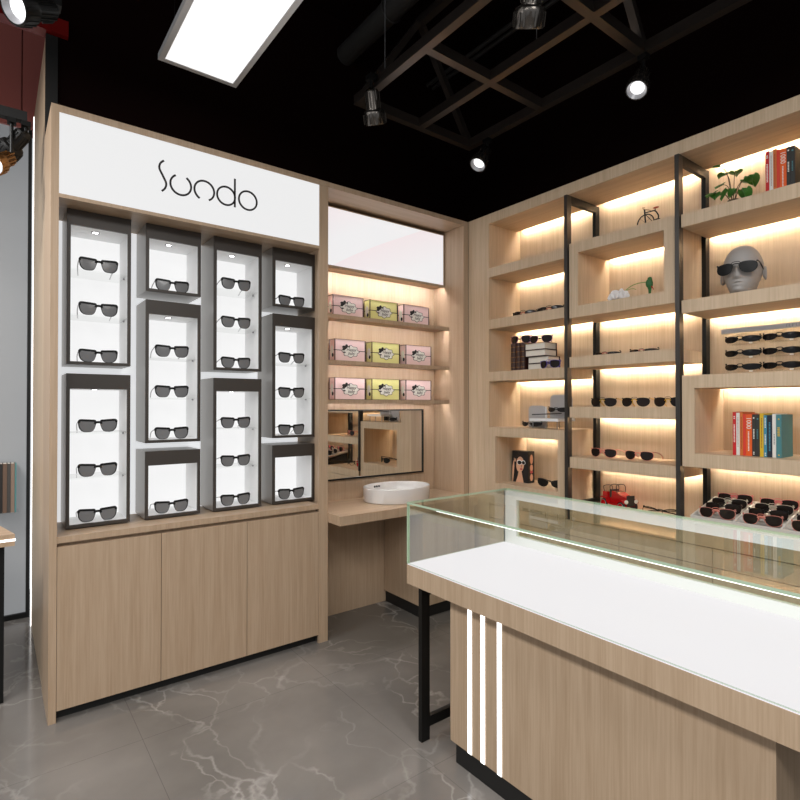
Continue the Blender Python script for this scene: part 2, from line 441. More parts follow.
def make_glasses(label, style, fm, lm, tm, loc, group=None, rz=0, s=1.0, bridge=None, name='sunglasses', pose='open'):
    root = local_thing(name, label, 'sunglasses', loc, group, rz)
    ol = outline(style); cx = (.0345 if style == 'wayfarer' else .036)*s; zc = -min(b for a, b in ol)*s + .002*s
    kw = {'wayfarer': .9, 'wrap': 6.5}.get(style, 3.6)
    wrap = lambda x: kw*x*x/s                 # front curves backwards towards the temples
    fr = MB()
    for sg_ in (-1, 1):
        inn = [(cx + a*s, zc + b*s) for a, b in ol]
        outp = []
        m_ = len(ol)
        for i in range(m_):
            a, b = ol[i]; a1, b1 = ol[(i+1) % m_]; a0, b0 = ol[i-1]
            d = Vector((a1-a0, b1-b0)); d.normalize(); nn = Vector((d.y, -d.x))
            if nn.dot(Vector((a, b))) < 0: nn = -nn
            if style == 'wayfarer': w = .0016 + .0066*max(0, nn.y)**2 + .0022*max(0, nn.x) + .0022*max(0, -nn.x)*max(0, nn.y+.3)
            elif style == 'aviator': w = .0016
            else: w = .0014 + .0016*max(0, nn.y)
            outp.append((cx + (a+nn.x*w)*s, zc + (b+nn.y*w)*s))
        ft = .0036*s
        ring = []
        for (ia, ib), (oa, ob) in zip(inn, outp):
            ring.append([fr.bm.verts.new((sg_*x, wrap(x)+y, max(z, 0))) for x, z, y in ((ia, ib, 0), (oa, ob, 0), (oa, ob, ft), (ia, ib, ft))])
        for i in range(m_):
            A, C = ring[i], ring[(i+1) % m_]
            for k in range(4): fr.face([A[k], A[(k+1) % 4], C[(k+1) % 4], C[k]])
        # end piece to the hinge
        xo = cx + (.0318 if style == 'wayfarer' else .0305)*s
        ew = .004 if style == 'wayfarer' else .0022
        fr.box(sg_*(xo-ew*s), sg_*(xo+ew*s), wrap(xo), wrap(xo)+.008*s, zc+(.0175-ew)*s, zc+(.0175+ew)*s)
    bz = zc + (.0138 if style == 'wayfarer' else .0125)*s
    pts = cr([(-(cx-.0225*s), wrap(.013)+.0015, bz-.004*s), (-.007*s, .001, bz+.001*s), (.007*s, .001, bz+.001*s), (cx-.0225*s, wrap(.013)+.0015, bz-.004*s)], 4)
    fr.tube(pts, (.0047 if style == 'wayfarer' else .0018)*s, 8)
    if style == 'aviator':
        fr.tube([(p[0]*1.15, p[1], p[2]+.008*s) for p in pts], .0012*s, 6)
    obj('front_frame', fr, fm, root)
    if bridge:
        nb = MB()
        for sg_ in (-1, 1): nb.ball((sg_*.0105*s, .006*s, zc+.001*s), .0035*s, .003*s, .007*s, 8, 6)
        nb.tube([(p[0], p[1]-.001, p[2]-.003*s) for p in pts], .0021*s, 6)
        obj('nose_bridge', nb, bridge, root, smooth=True)
    for sg_ in (-1, 1):
        le = MB(); yy = .0016*s
        va, vb = [], []
        for a, b in ol:
            x = cx + a*s; z = zc + b*s
            va.append(le.bm.verts.new((sg_*x, wrap(x)+yy*.6, z))); vb.append(le.bm.verts.new((sg_*x, wrap(x)+yy*1.6, z)))
        ca = le.bm.verts.new((sg_*cx, wrap(cx)-.0008*s, zc)); cb = le.bm.verts.new((sg_*cx, wrap(cx)+yy*1.6, zc))
        for i in range(len(ol)):
            j = (i+1) % len(ol)
            le.face([va[i], va[j], ca]); le.face([vb[i], vb[j], cb]); le.face([va[i], va[j], vb[j], vb[i]])
        obj('lens', le, lm, root, smooth=True)
    for sg_ in (-1, 1):
        xo = (cx + .0325*s); z0 = zc + .0175*s; y0 = wrap(xo)
        if pose == 'open':
            P = [(xo, y0+.004*s, z0), (xo+.001*s, y0+.03*s, z0-.003*s), (xo-.001*s, y0+.075*s, z0-.012*s), (xo-.004*s, y0+.105*s, z0-.022*s), (xo-.008*s, y0+.132*s, .0022*s)]
            P = cr(P, 3)
            t_ = MB().tube([(sg_*a, b, c) for a, b, c in P], [.0022*s]*len(P), 6)
        else:   # folded behind the front
            dz = 0 if sg_ < 0 else .004*s
            P = cr([(xo, y0+.004*s, z0-.004*s), (xo-.006*s, y0+.011*s, z0-.006*s), (0, y0+.010*s+dz, z0-.014*s), (-xo*.75, y0+.008*s+dz, z0-.020*s), (-xo*.92, y0+.006*s+dz, .003*s)], 3)
            t_ = MB().tube([(sg_*a, b, c) for a, b, c in P], .002*s, 6)
        obj('temple', t_, tm, root, smooth=True)
    return root
proto = None
for x, z, words_, k, n in wayfarer_spots:
    place = '' if n == 1 else ('top pair in the ', 'middle pair in the ', 'lowest pair in the ')[k]
    lab = 'black sunglasses, ' + (place if place else 'single pair in the ') + words_
    if proto is None:
        proto = make_glasses(lab, 'wayfarer', FRAMEK, LENSG, TEMPLE, (x, 2.75, z), 'black sunglasses in the lit boxes', 0, 1.12)
    else:
        dup(proto, (x, 2.75, z), 0, lab)

# ---------------------------------------------------------------- vanity niche
nu = thing('niche_unit', 'oak wall niche with three thin lit shelves beside the display cabinet', 'shelf unit', (2.0, 2.75, 0))
obj('back_panel', B(1.477, 2.511, 2.90, 2.93, 0, 2.51), W, nu)
obj('side_panel', B(2.515, 2.558, 2.601, 2.93, 0, 2.51), W, nu)
obj('top_board', B(1.477, 2.558, 2.601, 2.93, 2.511, 2.54), W, nu)
SHZ = (1.838, 1.566, 1.332)
for z in SHZ:
    sh = obj('shelf', MB().box(1.477, 2.513, 2.742, 2.90, z-.016, z).box(1.477, 2.513, 2.742, 2.750, z-.024, z-.016), W, nu)
    obj('light_strip', B(1.49, 2.50, 2.7505, 2.7555, z-.0185, z-.0162), LEDN, sh)
lb = thing('light_box', 'wide lit panel of pale pink waves at the top of the niche', 'lit panel', (2.0, 2.85, 2.13))
c_ = MB(); yb = 2.787
c_.box(1.478, 2.509, yb+.006, 2.899, 2.128, 2.134); c_.box(1.478, 2.509, yb+.006, 2.899, 2.484, 2.490)
c_.box(1.478, 1.484, yb+.006, 2.899, 2.134, 2.484); c_.box(2.503, 2.509, yb+.006, 2.899, 2.134, 2.484)
c_.box(1.478, 2.509, yb, yb+.006, 2.120, 2.137); c_.box(1.478, 2.509, yb, yb+.006, 2.484, 2.490); c_.box(2.500, 2.509, yb, yb+.006, 2.137, 2.484)
obj('casing', c_, W, lb)
obj('lit_face', B(1.484, 2.502, yb+.002, yb+.008, 2.136, 2.485), PRINT, lb)
obj('light_strip', B(1.50, 2.49, 2.794, 2.800, 2.1255, 2.1278), LEDT, lb)
mi = thing('mirror', 'wide black framed mirror under the lowest niche shelf', 'mirror', (1.99, 2.89, .83))
f_ = MB(); fy0, fy1 = 2.878, 2.899; X0, X1, Z0, Z1 = 1.585, 2.396, .832, 1.271; w_ = .009
f_.box(X0, X1, fy0, fy1, Z0, Z0+w_).box(X0, X1, fy0, fy1, Z1-w_, Z1).box(X0, X0+w_, fy0, fy1, Z0+w_, Z1-w_).box(X1-w_, X1, fy0, fy1, Z0+w_, Z1-w_)
obj('mirror_frame', f_, BLACK, mi)
obj('mirror_glass', B(X0+w_, X1-w_, 2.884, 2.898, Z0+w_, Z1-w_), MIRROR, mi)
# gift boxes
def text_mesh(txt, size, M, shear=0, ext=.0004, align='CENTER', res=3):
    cu = bpy.data.curves.new('txt', 'FONT'); cu.body = txt; cu.size = size; cu.shear = shear; cu.extrude = ext; cu.align_x = align; cu.align_y = 'CENTER'; cu.resolution_u = res
    o = bpy.data.objects.new('txt', cu); me = bpy.data.meshes.new_from_object(o)
    m = MB(); m.bm.from_mesh(me); m.bm.transform(M)
    bpy.data.objects.remove(o); bpy.data.curves.remove(cu); bpy.data.meshes.remove(me)
    return m
def gift_box(label, bm_, loc):
    r = local_thing('gift_box', label, 'gift box', loc, 'printed gift boxes in the niche')
    w, d, h = .217, .066, .133
    obj('carton', MB().box(-w/2, w/2, 0, d, 0, h), bm_, r)
    e = .0022; tr = MB()
    for x in (-w/2, w/2):
        for y in (0, d): tr.box(x-e, x+e, y-e, y+e, .0, h)
        for z in (e*.5, h): tr.box(x-e, x+e, -e, d+e, z-e*.5, z+e*.5)
    for y in (0, d):
        for z in (e*.5, h): tr.box(-w/2, w/2, y-e, y+e, z-e*.5, z+e*.5)
    obj('edge_trim', tr, mat_ink, r)
    rb = MB().box(-w/2, w/2, -.0012, 0, h*.485, h*.515).box(-w/2-.0012, -w/2, 0, d, h*.485, h*.515)
    obj('ribbon', rb, INK, r)
    def cloud(k, rx, rz):
        return [(rx*k*math.cos(a)*(1+.10*math.cos(8*a)), rz*k*math.sin(a)*(1+.10*math.cos(8*a))) for a in [2*PI*i/64 for i in range(64)]]
    cz = h*.47
    lbm = MB().prism(cloud(1.05, .056, .034), (.002, -.0012, cz), (1,0,0), (0,0,1), (0,-1,0), .0006, 1).prism(cloud(1.0, .055, .033), (.002, -.0018, cz), (1,0,0), (0,0,1), (0,-1,0), .0006, 0)
    lbm.prism(cloud(1, .018, .034), (-w/2-.0012, d/2, cz), (0,1,0), (0,0,1), (-1,0,0), .0008, 0)
    lab = obj('label', lbm, [LABELW, INK], r)
    Mt = Matrix.Translation((.006, -.0028, cz)) @ Matrix.Rotation(PI/2, 4, 'X')
    t = text_mesh('Happy', .026, Mt @ Matrix.Translation((0, .010, 0)), .35)
    t2 = text_mesh('baby', .026, Mt @ Matrix.Translation((0, -.013, 0)), .35)
    me = bpy.data.meshes.new('t'); t2.bm.to_mesh(me); t.bm.from_mesh(me); t2.bm.free(); bpy.data.meshes.remove(me)
    obj('lettering', t, INK, lab)
    bw = MB()
    for (a, b, ra, rb_) in ((-.046, .024, .013, .009), (-.028, .030, .010, .012), (-.048, .010, .010, .007), (-.010, .028, .006, .006), (-.036, .018, .009, .007), (-.045, -.008, .011, .004)):
        bw.prism([(ra*math.cos(2*PI*i/14), rb_*math.sin(2*PI*i/14)) for i in range(14)], (a, -.0026, cz+b), (1,0,0), (0,0,1), (0,-1,0), .0012)
    obj('bow', bw, INK, r); bw = MB()
    bw.prism([(.010*math.cos(2*PI*i/14), .012*math.sin(2*PI*i/14)) for i in range(14)], (-w/2-.002, d/2-.012, cz-.026), (0,1,0), (0,0,1), (-1,0,0), .001)
    obj('bow', bw, INK, r)
    return r
mat_ink = mat('trim_ink', (52,30,28), .6)
gp = gift_box('pink gift box on the top niche shelf, at its left end', BOXPINK, (1.7455, 2.824, SHZ[0]))
gy = gift_box('yellow gift box on the top niche shelf', BOXYEL, (2.0153, 2.824, SHZ[0]))
rows = ('top', 'middle', 'lowest')
for i, z in enumerate(SHZ):
    if i:
        dup(gp, (1.7455, 2.801, z), 0, 'pink gift box on the %s niche shelf, at its left end' % rows[i])
        dup(gy, (2.0153, 2.801, z), 0, 'yellow gift box on the %s niche shelf' % rows[i])
    dup(gp, (2.288, 2.801 if i else 2.824, z), 0, 'pink gift box on the %s niche shelf, at its right end' % rows[i])
# desk, pedestal, basin
dk = thing('desk', 'oak vanity desk under the niche mirror, carrying the white basin', 'desk', (2.0, 2.69, 0))
obj('worktop', B(1.4775, 2.513, 2.47, 2.899, .652, .703), W, dk, .0015)
obj('pedestal', B(2.07, 2.513, 2.515, 2.895, .075, .652), W, dk)
for x0, x1 in ((2.071, 2.368), (2.371, 2.512)): obj('door', B(x0, x1, 2.497, 2.514, .078, .648), W, dk)
obj('plinth', B(2.082, 2.513, 2.52, 2.895, 0, .075), BLACKM, dk)
ba = thing('basin', 'round white ceramic vessel basin standing on the oak desk', 'basin', (2.040, 2.715, .703))
obj('bowl', MB().lathe([(0, .0), (.212, 0), (.217, .005), (.220, .08), (.220, .086), (.216, .088), (.210, .084), (.196, .035), (.15, .022), (.02, .017), (0, .017)], (2.040, 2.715, .703), 64, sx=1.04, sy=.79), CERAMIC, ba, smooth=True)
ho = MB()
for k in range(3):
    a = R_(97 + k*5.5)
    p = Vector((2.040 + .2045*1.04*math.cos(a), 2.715 + .2045*.79*math.sin(a), .703+.066))
    ho.ball(p, .0075, .0075, .0065, 10, 6)
obj('overflow_hole', ho, INK, ba)

# ---------------------------------------------------------------- shelf wall
WS = WOODY
su = thing('shelving_unit', 'oak wall of lit shelves with black metal uprights, right of the niche', 'shelf unit', (2.72, 1.5, 0))
XF, XBK = 2.56, 2.867
YE = .62
obj('side_panel', B(XF, 2.898, 2.413, 2.60, 0, 2.541), WS, su)
obj('back_panel', B(XBK, 2.898, .56, 2.413, .0, 2.541), WS, su)
def shelf(y0, y1, z1, z0, led=True):
    s = obj('shelf', slab(y0, y1, z0, z1), WS, su, .0012)
    return s
def slab(y0, y1, z0, z1, m=None):        # a board with a narrow cove for the light strip along its back underside
    m = m or MB(); return m.box(XF, XBK-.030, y0, y1, z0, z1).box(XBK-.030, XBK, y0, y1, z0+.016, z1)
obj('top_board', MB().box(XF, XBK-.030, .56, 2.413, 2.479, 2.541).box(XBK-.030, XBK, .56, 2.413, 2.495, 2.541), WS, su)
obj('side_panel', B(XF, XBK, .56, YE, 0, 2.479), WS, su)
def led(y0, y1, z, parent):
    obj('light_strip', B(XBK-.029, XBK-.021, y0+.012, y1-.012, z+.009, z+.014), LEDW, parent)
C1 = (1.803, 2.413); C2 = (1.192, 1.803); C3 = (YE, 1.192)
tb = [o for o in kids(su) if o.name.startswith('top_board')][0]
for y0, y1 in (C1, C2, C3): led(y0+.02, y1-.02, 2.479, tb)
T_ = .06
for z in (2.188, 1.852, 1.514):
    led(*C1, z-T_, shelf(C1[0]+.032, C1[1], z, z-T_))
cb = obj('cube_frame', slab(1.832, 2.413, 1.100, 1.158).box(XF, XBK, 1.832, 2.413, .745, .803).box(XF, XBK, 2.359, 2.413, .803, 1.100).box(XF, XBK, 1.832, 1.884, .803, 1.100), WS, su, .0012)
led(1.884, 2.359, 1.100, cb)
cb2 = obj('cube_frame', slab(1.217, 1.803, 1.784, 1.847, slab(1.217, 1.803, 2.141, 2.200)).box(XF, XBK, 1.747, 1.803, 1.847, 2.141).box(XF, XBK, 1.217, 1.273, 1.847, 2.141), WS, su, .0012)
led(1.273, 1.747, 2.141, cb2); led(1.217, 1.803, 1.784, cb2)
for z in (1.567, 1.290, 1.011):
    led(1.217, 1.803, z-T_, shelf(1.217, 1.803, z, z-T_))
for z in (2.191, 1.788):
    led(YE, 1.191, z-T_, shelf(YE, 1.191, z, z-T_))
cb3 = obj('cube_frame', slab(YE, 1.191, 1.015, 1.078, slab(YE, 1.191, 1.378, 1.438)).box(XF, XBK, 1.136, 1.191, 1.078, 1.378), WS, su, .0012)
led(YE, 1.136, 1.378, cb3); led(YE, 1.191, 1.015, cb3)
obj('shelf', B(XF, XBK, YE, 1.803, .662, .722), WS, su)
obj('carcass', B(XF+.02, XBK, YE, 2.413, .07, .745 if False else .66), BLACKM, su)
for y0, y1 in ((1.960, 2.411), (1.512, 1.957), (1.064, 1.509), (YE, 1.061)):
    obj('drawer_front', B(XF, XF+.018, y0, y1, .577, .658), WS, su)
    obj('door', B(XF, XF+.018, y0, y1, .075, .573), WS, su)
obj('filler_panel', B(XF, XF+.018, 1.832, 2.413, .661, .744), WS, su)
obj('plinth', B(XF+.03, XBK, YE, 2.413, 0, .07), BLACKM, su)
for y in (1.8185, 1.2055):
    fr = obj('metal_frame', MB().box(2.548, 2.588, y-.010, y+.010, .724, 2.478), POST, su)
    obj('rear_post', B(2.826, 2.866, y-.010, y+.010, .724, 2.478), BLACK, fr)
    obj('top_bar', B(2.588, 2.826, y-.010, y+.010, 2.436, 2.478), BLACK, fr)
    obj('bottom_bar', B(2.588, 2.826, y-.010, y+.010, .724, .752), BLACK, fr)

# ---------------------------------------------------------------- things on the shelf wall
FACE = -PI/2     # local -Y turned to face -X (the room)
def on_shelf(label, style, fm, lm, tm, x, y, z, group, rz=0, s=1.05, bridge=None, pose='open'):
    return make_glasses(label, style, fm, lm, tm, (x, y, z), group, FACE + rz, s, bridge, pose=pose)
g = on_shelf('dark rose-bridged sunglasses, left pair on the high shelf above the leather books', 'aviator', FRAMEB, LENSD, FRAMEB, 2.74, 2.285, 1.852, 'dark sunglasses above the leather books', .1, 1.35, ROSE, pose='folded')
dup(g, (2.74, 2.08, 1.852), FACE+.1, 'dark rose-bridged sunglasses, right pair on the high shelf above the leather books')
# leather books
def book(name, label, x, y0, t, z, h, d, cover, marks=(), group=None, text=None, tcol=None, cat='book'):
    """upright book, spine facing the room; y0 is its left edge as seen, it runs towards -y"""
    r = thing(name, label, cat, (x, y0-t/2, z), group)
    e = .0022
    c = MB().box(x, x+d, y0-e, y0, z, z+h).box(x, x+d, y0-t, y0-t+e, z, z+h).box(x, x+e*1.3, y0-t+e, y0-e, z, z+h)
    sp = obj('cover', c, cover, r)
    obj('pages', MB().box(x+e*1.3, x+d-.004, y0-t+e, y0-e, z+.003, z+h-.003), PAGES, r)
    if marks:
        m = MB()
        for a0, a1, w0, w1 in marks:      # from z fraction a0..a1, across w0..w1 of the spine
            n = max(1, int((a1-a0)*h/.006))
            for k in range(n):
                za = z + h*a0 + (a1-a0)*h*k/n
                m.box(x-.0006, x, y0-t*w0, y0-t*w1, za, za+(a1-a0)*h/n*.62)
        obj('spine_lettering', m, tcol or LABELW, sp)
    if text:
        M = Matrix.Translation((x-.0005, y0-t*.46, z+h*text[2])) @ Matrix.Rotation(-PI/2, 4, 'Z') @ Matrix.Rotation(PI/2, 4, 'X') @ Matrix.Rotation(-PI/2, 4, 'Z')
        obj('spine_title', text_mesh(text[0], text[1], M, ext=.0004), tcol or LABELW, sp)
    return r
zb = 1.514
for i in range(3):
    y0 = 2.268 - i*.037
    r = thing('leather_book', '%s of three upright brown leather books beside the white-paged stack' % ('left', 'middle', 'right')[i], 'book', (2.62, y0-.018, zb), 'brown leather books')
    c = MB().box(2.605, 2.74, y0-.002, y0, zb, zb+.172).box(2.605, 2.74, y0-.036, y0-.034, zb, zb+.172)
    c.prism([(.018*math.cos(PI*k/10), .012*math.sin(PI*k/10)) for k in range(11)], (2.612, y0-.018, zb), (0,1,0), (-1,0,0), (0,0,1), .172)
    cv = obj('cover', c, LEATHER, r)
    obj('pages', B(2.612, 2.735, y0-.034, y0-.002, zb+.004, zb+.168), PAGES, r)
    m = MB()
    for zz in (.018, .05, .082, .114, .146): m.prism([(.0185*math.cos(PI*k/10), .0135*math.sin(PI*k/10)) for k in range(11)], (2.612, y0-.018, zb+zz), (0,1,0), (-1,0,0), (0,0,1), .005)
    obj('spine_band', m, GILT, cv)
sz = zb
for i, (dx, dy, th) in enumerate(((.0, .006, .038), (.0, .004, .042), (-.012, .016, .040), (-.012, .018, .041))):
    x0, x1, y1, y0 = 2.625+dx, 2.735+dx, 2.140+dy, 1.995+dy
    r = thing('closed_book', '%s white-paged book of the lying stack beside leather books' % ('lowest', 'second lowest', 'second highest', 'topmost')[i], 'book', ((x0+x1)/2, (y0+y1)/2, sz), 'white-paged books in a lying stack')
    obj('cover', MB().box(x0-.006, x1, y0-.006, y1, sz, sz+.003).box(x0-.006, x1, y0-.006, y1, sz+th-.003, sz+th).box(x1-.004, x1, y0-.006, y1, sz+.003, sz+th-.003), LEATHER, r)
    obj('pages', B(x0, x1-.004, y0, y1-.002, sz+.003, sz+th-.003), PAGES, r)
    sz += th
on_shelf('dark purple sunglasses lying on top of the leather books', 'aviator', PURPLE, LENSD, FRAMEB, 2.635, 2.222, zb+.1725, 'purple sunglasses by the book stack', .12, 1.1, pose='folded')
on_shelf('dark purple sunglasses lying on top of the white-paged stack', 'aviator', PURPLE, LENSD, FRAMEB, 2.63, 2.062, sz, 'purple sunglasses by the book stack', .25, 1.05, pose='folded')
on_shelf('violet framed sunglasses on the shelf in front of the white-paged stack', 'aviator', VIOLET, LENSD, VIOLET, 2.583, 1.965, zb, None, -.05, 1.05, pose='folded')
# eyewear display stand
es = thing('display_stand', 'white eyewear stand with two grey back cards above the photo box', 'stand', (2.66, 2.05, 1.158))
obj('plate', B(2.585, 2.75, 1.90, 2.105, 1.203, 1.219), WHITE, es, .002)
lg = MB()
for x in (2.60, 2.735):
    for y in (1.915, 2.0, 2.09): lg.box(x, x+.004, y, y+.004, 1.158, 1.203)
obj('leg', lg, RIMGREY, es)
def rcard(y0, y1, z0, z1, x):
    w, h, r = y1-y0, z1-z0, .03
    p = [(0,0),(w,0)] + [(w-r+r*math.cos(a), h-r+r*math.sin(a)) for a in [PI/2*k/6 for k in range(7)]] + [(r-r*math.sin(a), h-r+r*math.cos(a)) for a in [PI/2*k/6 for k in range(7)]]
    return MB().prism(p, (x, y0, z0), (0,1,0), (0,0,1), (1,0,0), .008)
c1 = obj('back_card', rcard(2.075, 2.205, 1.158, 1.295, 2.70), CARD, es)
obj('card_edge', B(2.699, 2.709, 2.069, 2.075, 1.158, 1.290), WHITE, c1)
obj('back_card', rcard(1.90, 2.055, 1.219, 1.362, 2.72), CARD, es)
obj('arm', MB().tube([(2.66, 2.145, 1.24), (2.66, 2.03, 1.245), (2.66, 1.93, 1.25)], .003, 6), BLACK, es)
on_shelf('black folded sunglasses before the left grey card of the eyewear stand', 'wrap', FRAMEB, LENSD, FRAMEB, 2.636, 2.150, 1.166, 'black sunglasses on the eyewear stand', .1, 1.0, pose='folded')
on_shelf('black folded sunglasses before the right grey card of the eyewear stand', 'wrap', FRAMEB, LENSD, FRAMEB, 2.655, 1.965, 1.2565, 'black sunglasses on the eyewear stand', .1, 1.0, pose='folded')
# photo box
pb = thing('photo_box', 'black box printed with a portrait in pale-rimmed sunglasses', 'box', (2.72, 2.27, .803))
bx0, by0, by1, bz0, bz1 = 2.695, 2.207, 2.336, .803, 1.003
bo = obj('carton', B(bx0, bx0+.063, by0, by1, bz0, bz1), INK, pb)
def el(cx, cz, rx, rz, n=24, rot=0): return [(cx + rx*math.cos(a)*math.cos(rot) - rz*math.sin(a)*math.sin(rot), cz + rx*math.cos(a)*math.sin(rot) + rz*math.sin(a)*math.cos(rot)) for a in [2*PI*i/n for i in range(n)]]
po = MB(); O, U, V, WN = (bx0-.0003, by1, bz0), (0,-1,0), (0,0,1), (-1,0,0)
def lay(p, k, mi): po.prism(p, (bx0-.0004*k, by1, bz0), U, V, WN, .0004, mi)
lay([(.030,.0),(.095,.0),(.085,.04),(.078,.07),(.055,.07),(.045,.035)], 1, 0)           # neck and shoulder
lay(el(.066, .115, .032, .050, rot=-.1), 2, 0)                                            # face
lay([(.020,.06),(.034,.10),(.040,.150),(.060,.172),(.085,.165),(.088,.176),(.050,.186),(.024,.168),(.010,.10),(.006,.03),(.020,.02),(.034,.05)], 3, 1)   # hair
lay(el(.062, .128, .021, .016), 3, 2); lay(el(.094, .129, .016, .014), 3, 2)            # pale rims
lay(el(.062, .127, .017, .0125), 4, 1); lay(el(.094, .128, .0125, .011), 4, 1)          # lenses
lay(el(.076, .086, .011, .0055), 3, 3)                                                   # lips
lay(el(.078, .104, .004, .010), 3, 4)                                                    # nose shade
lay([(.008,.0),(.016,.06),(.020,.10),(.018,.125),(.026,.140),(.014,.136),(.004,.10),(.002,.0)], 4, 0)  # raised hand
lay(el(.022, .143, .003, .012, rot=.4), 5, 0); lay(el(.030, .140, .003, .012, rot=-.2), 5, 0)
obj('portrait', po, [SKIN, HAIR, RIM_WHITE, LIP, mat('printed_shade', (176,120,96), .5)], bo)
ps = MB()
for cz, rz, mi_ in ((.150, .030, 0), (.095, .022, 0), (.07, .010, 1), (.035, .022, 0)):
    ps.prism(el(.034, cz, .014, rz), (bx0, by0, bz0), (1,0,0), (0,0,1), (0,-1,0), .0006, mi_)
obj('side_print', ps, [SKIN, LIP], bo)
on_shelf('matte black sunglasses lying beside the portrait box', 'sport', FRAMEK, FRAMEK, FRAMEK, 2.665, 2.02, .803, None, .2, 1.25)
# bicycle ornament
bi = thing('bicycle_ornament', 'small brown wire bicycle ornament on the high middle shelf', 'ornament', (2.70, 1.39, 2.2))
wy1, wy2 = 1.437, 1.376
for wy, wz, wr in ((wy1, 2.2465, .0445), (1.376, 2.227, .025)):
    wh = obj('wheel', MB().tube([(2.70, wy+wr*math.cos(a), wz+wr*math.sin(a)) for a in [2*PI*i/32 for i in range(32)]], .0030, 6, closed=True), BLACK, bi)
    sp = MB()
    for k in range(8): sp.tube([(2.70, wy, wz), (2.70, wy+wr*math.cos(PI*k/4), wz+wr*math.sin(PI*k/4))], .0005, 4)
    obj('spokes', sp, BLACK, wh)
fb = MB()
wz = 2.2465
fb.tube([(2.70, wy1, wz), (2.70, 1.442, 2.305), (2.70, 1.443, 2.318)], .0038, 6)
fb.tube(cr([(2.70, 1.441, 2.300), (2.70, 1.41, 2.300), (2.70, 1.388, 2.297), (2.70, 1.376, 2.282), (2.70, 1.369, 2.262), (2.70, wy2, 2.227)], 4), .0036, 6)
fb.tube([(2.70, 1.386, 2.296), (2.70, 1.386, 2.31)], .0022, 6)
fb.tube([(2.70, 1.441, 2.295), (2.70, 1.40, 2.245), (2.70, wy2, 2.227)], .0018, 6)
obj('frame', fb, BLACK, bi)
obj('handlebar', MB().tube(cr([(2.672, 1.425, 2.316), (2.676, 1.44, 2.322), (2.70, 1.445, 2.320), (2.724, 1.44, 2.322), (2.728, 1.425, 2.316)], 4), .0018, 6), GILT, bi)
obj('saddle', MB().ball((2.70, 1.382, 2.312), .009, .016, .0045, 12, 8), RUST, bi, smooth=True)
# flower sprig
fl = thing('artificial_flower', 'white artificial flower with a long green stem lying on the shelf', 'flower', (2.63, 1.545, 1.847))
pt = MB()
for k in range(64):
    u = (k+.5)/64; a = 2.399*k; el_ = math.acos(1-u*1.05)          # petals fanned over a dome
    dv = Vector((math.sin(el_)*math.cos(a)*.92, math.sin(el_)*math.sin(a)*1.12, max(.05, math.cos(el_))*.85))
    q = Vector((0,0,1)).rotation_difference(dv).to_matrix().to_4x4()
    M = Matrix.Translation(Vector((2.63, 1.548, 1.8655)) + dv*(.030 + .005*(k % 3))) @ q @ Matrix.Rotation(.5*((k % 5)-2), 4, 'X') @ Matrix.Rotation(a, 4, 'Z')
    pt.ball((0,0,0), .0125, .0035, .0165, 8, 6, M=M)
pt.ball((2.63, 1.548, 1.872), .028, .036, .0235, 14, 8)
obj('blossom', pt, PETAL, fl, smooth=True)
st = MB().tube(cr([(2.635, 1.525, 1.89), (2.645, 1.49, 1.918), (2.65, 1.45, 1.928), (2.65, 1.40, 1.926)], 6), .0022, 6)
st.tube(cr([(2.64, 1.51, 1.901), (2.645, 1.48, 1.905), (2.645, 1.46, 1.897)], 4), .0015, 6)
obj('stem', st, LEAFL, fl)
bd = thing('bird_ornament', 'small green bird ornament with a red beak at the end of the flower stem', 'ornament', (2.65, 1.39, 1.847))
obj('body', MB().lathe([(0, 0), (.005, .001), (.0065, .02), (.008, .04), (.0145, .055), (.016, .072), (.013, .084), (.012, .092), (.009, .100), (0, .104)], (2.65, 1.39, 1.847), 16, sx=.7), LEAFD, bd, smooth=True)
obj('beak', MB().tube([(2.648, 1.383, 1.905), (2.644, 1.366, 1.880)], [.004, .0012], 8), CARRED, bd)
obj('wing', MB().ball((2.64, 1.396, 1.916), .005, .010, .020, 10, 8), LEAFD, bd, smooth=True)
# sunglasses of the middle bay
g = on_shelf('slim black sunglasses peeking over the third middle shelf, left pair', 'wrap', FRAMEB, LENSD, FRAMEB, 2.74, 1.70, 1.567, 'slim sunglasses on the third middle shelf', .1, 1.1, ROSE, pose='folded')
dup(g, (2.74, 1.485, 1.567), FACE+.1, 'slim black sunglasses peeking over the third middle shelf, right pair')
g = on_shelf('dark sunglasses with yellow bridge, leftmost of three on the fourth middle shelf', 'aviator', FRAMEB, LENSD, GOLD, 2.67, 1.672, 1.290, 'yellow-bridged sunglasses', .1, 1.06, GOLD)
dup(g, (2.67, 1.487, 1.290), FACE+.1, 'dark sunglasses with yellow bridge, middle of three on the fourth middle shelf')
dup(g, (2.67, 1.312, 1.290), FACE+.1, 'dark sunglasses with yellow bridge, rightmost of three on the fourth middle shelf')
g = on_shelf('dark rose-rimmed sunglasses, left pair on the shelf above the red car', 'aviator', ROSE, LENSD, ROSE, 2.668, 1.672, 1.011, 'rose-rimmed sunglasses above the car', .1, 1.08, ROSE)
dup(g, (2.668, 1.468, 1.011), FACE+.1, 'dark rose-rimmed sunglasses, right pair on the shelf above the red car')
g = make_glasses('black folded frames lying on the shelf right of the red car', 'sport', FRAMEB, CLEAR, FRAMEB, (2.72, 1.378, .722), None, FACE+.2, 1.3, name='eyeglasses', pose='folded')
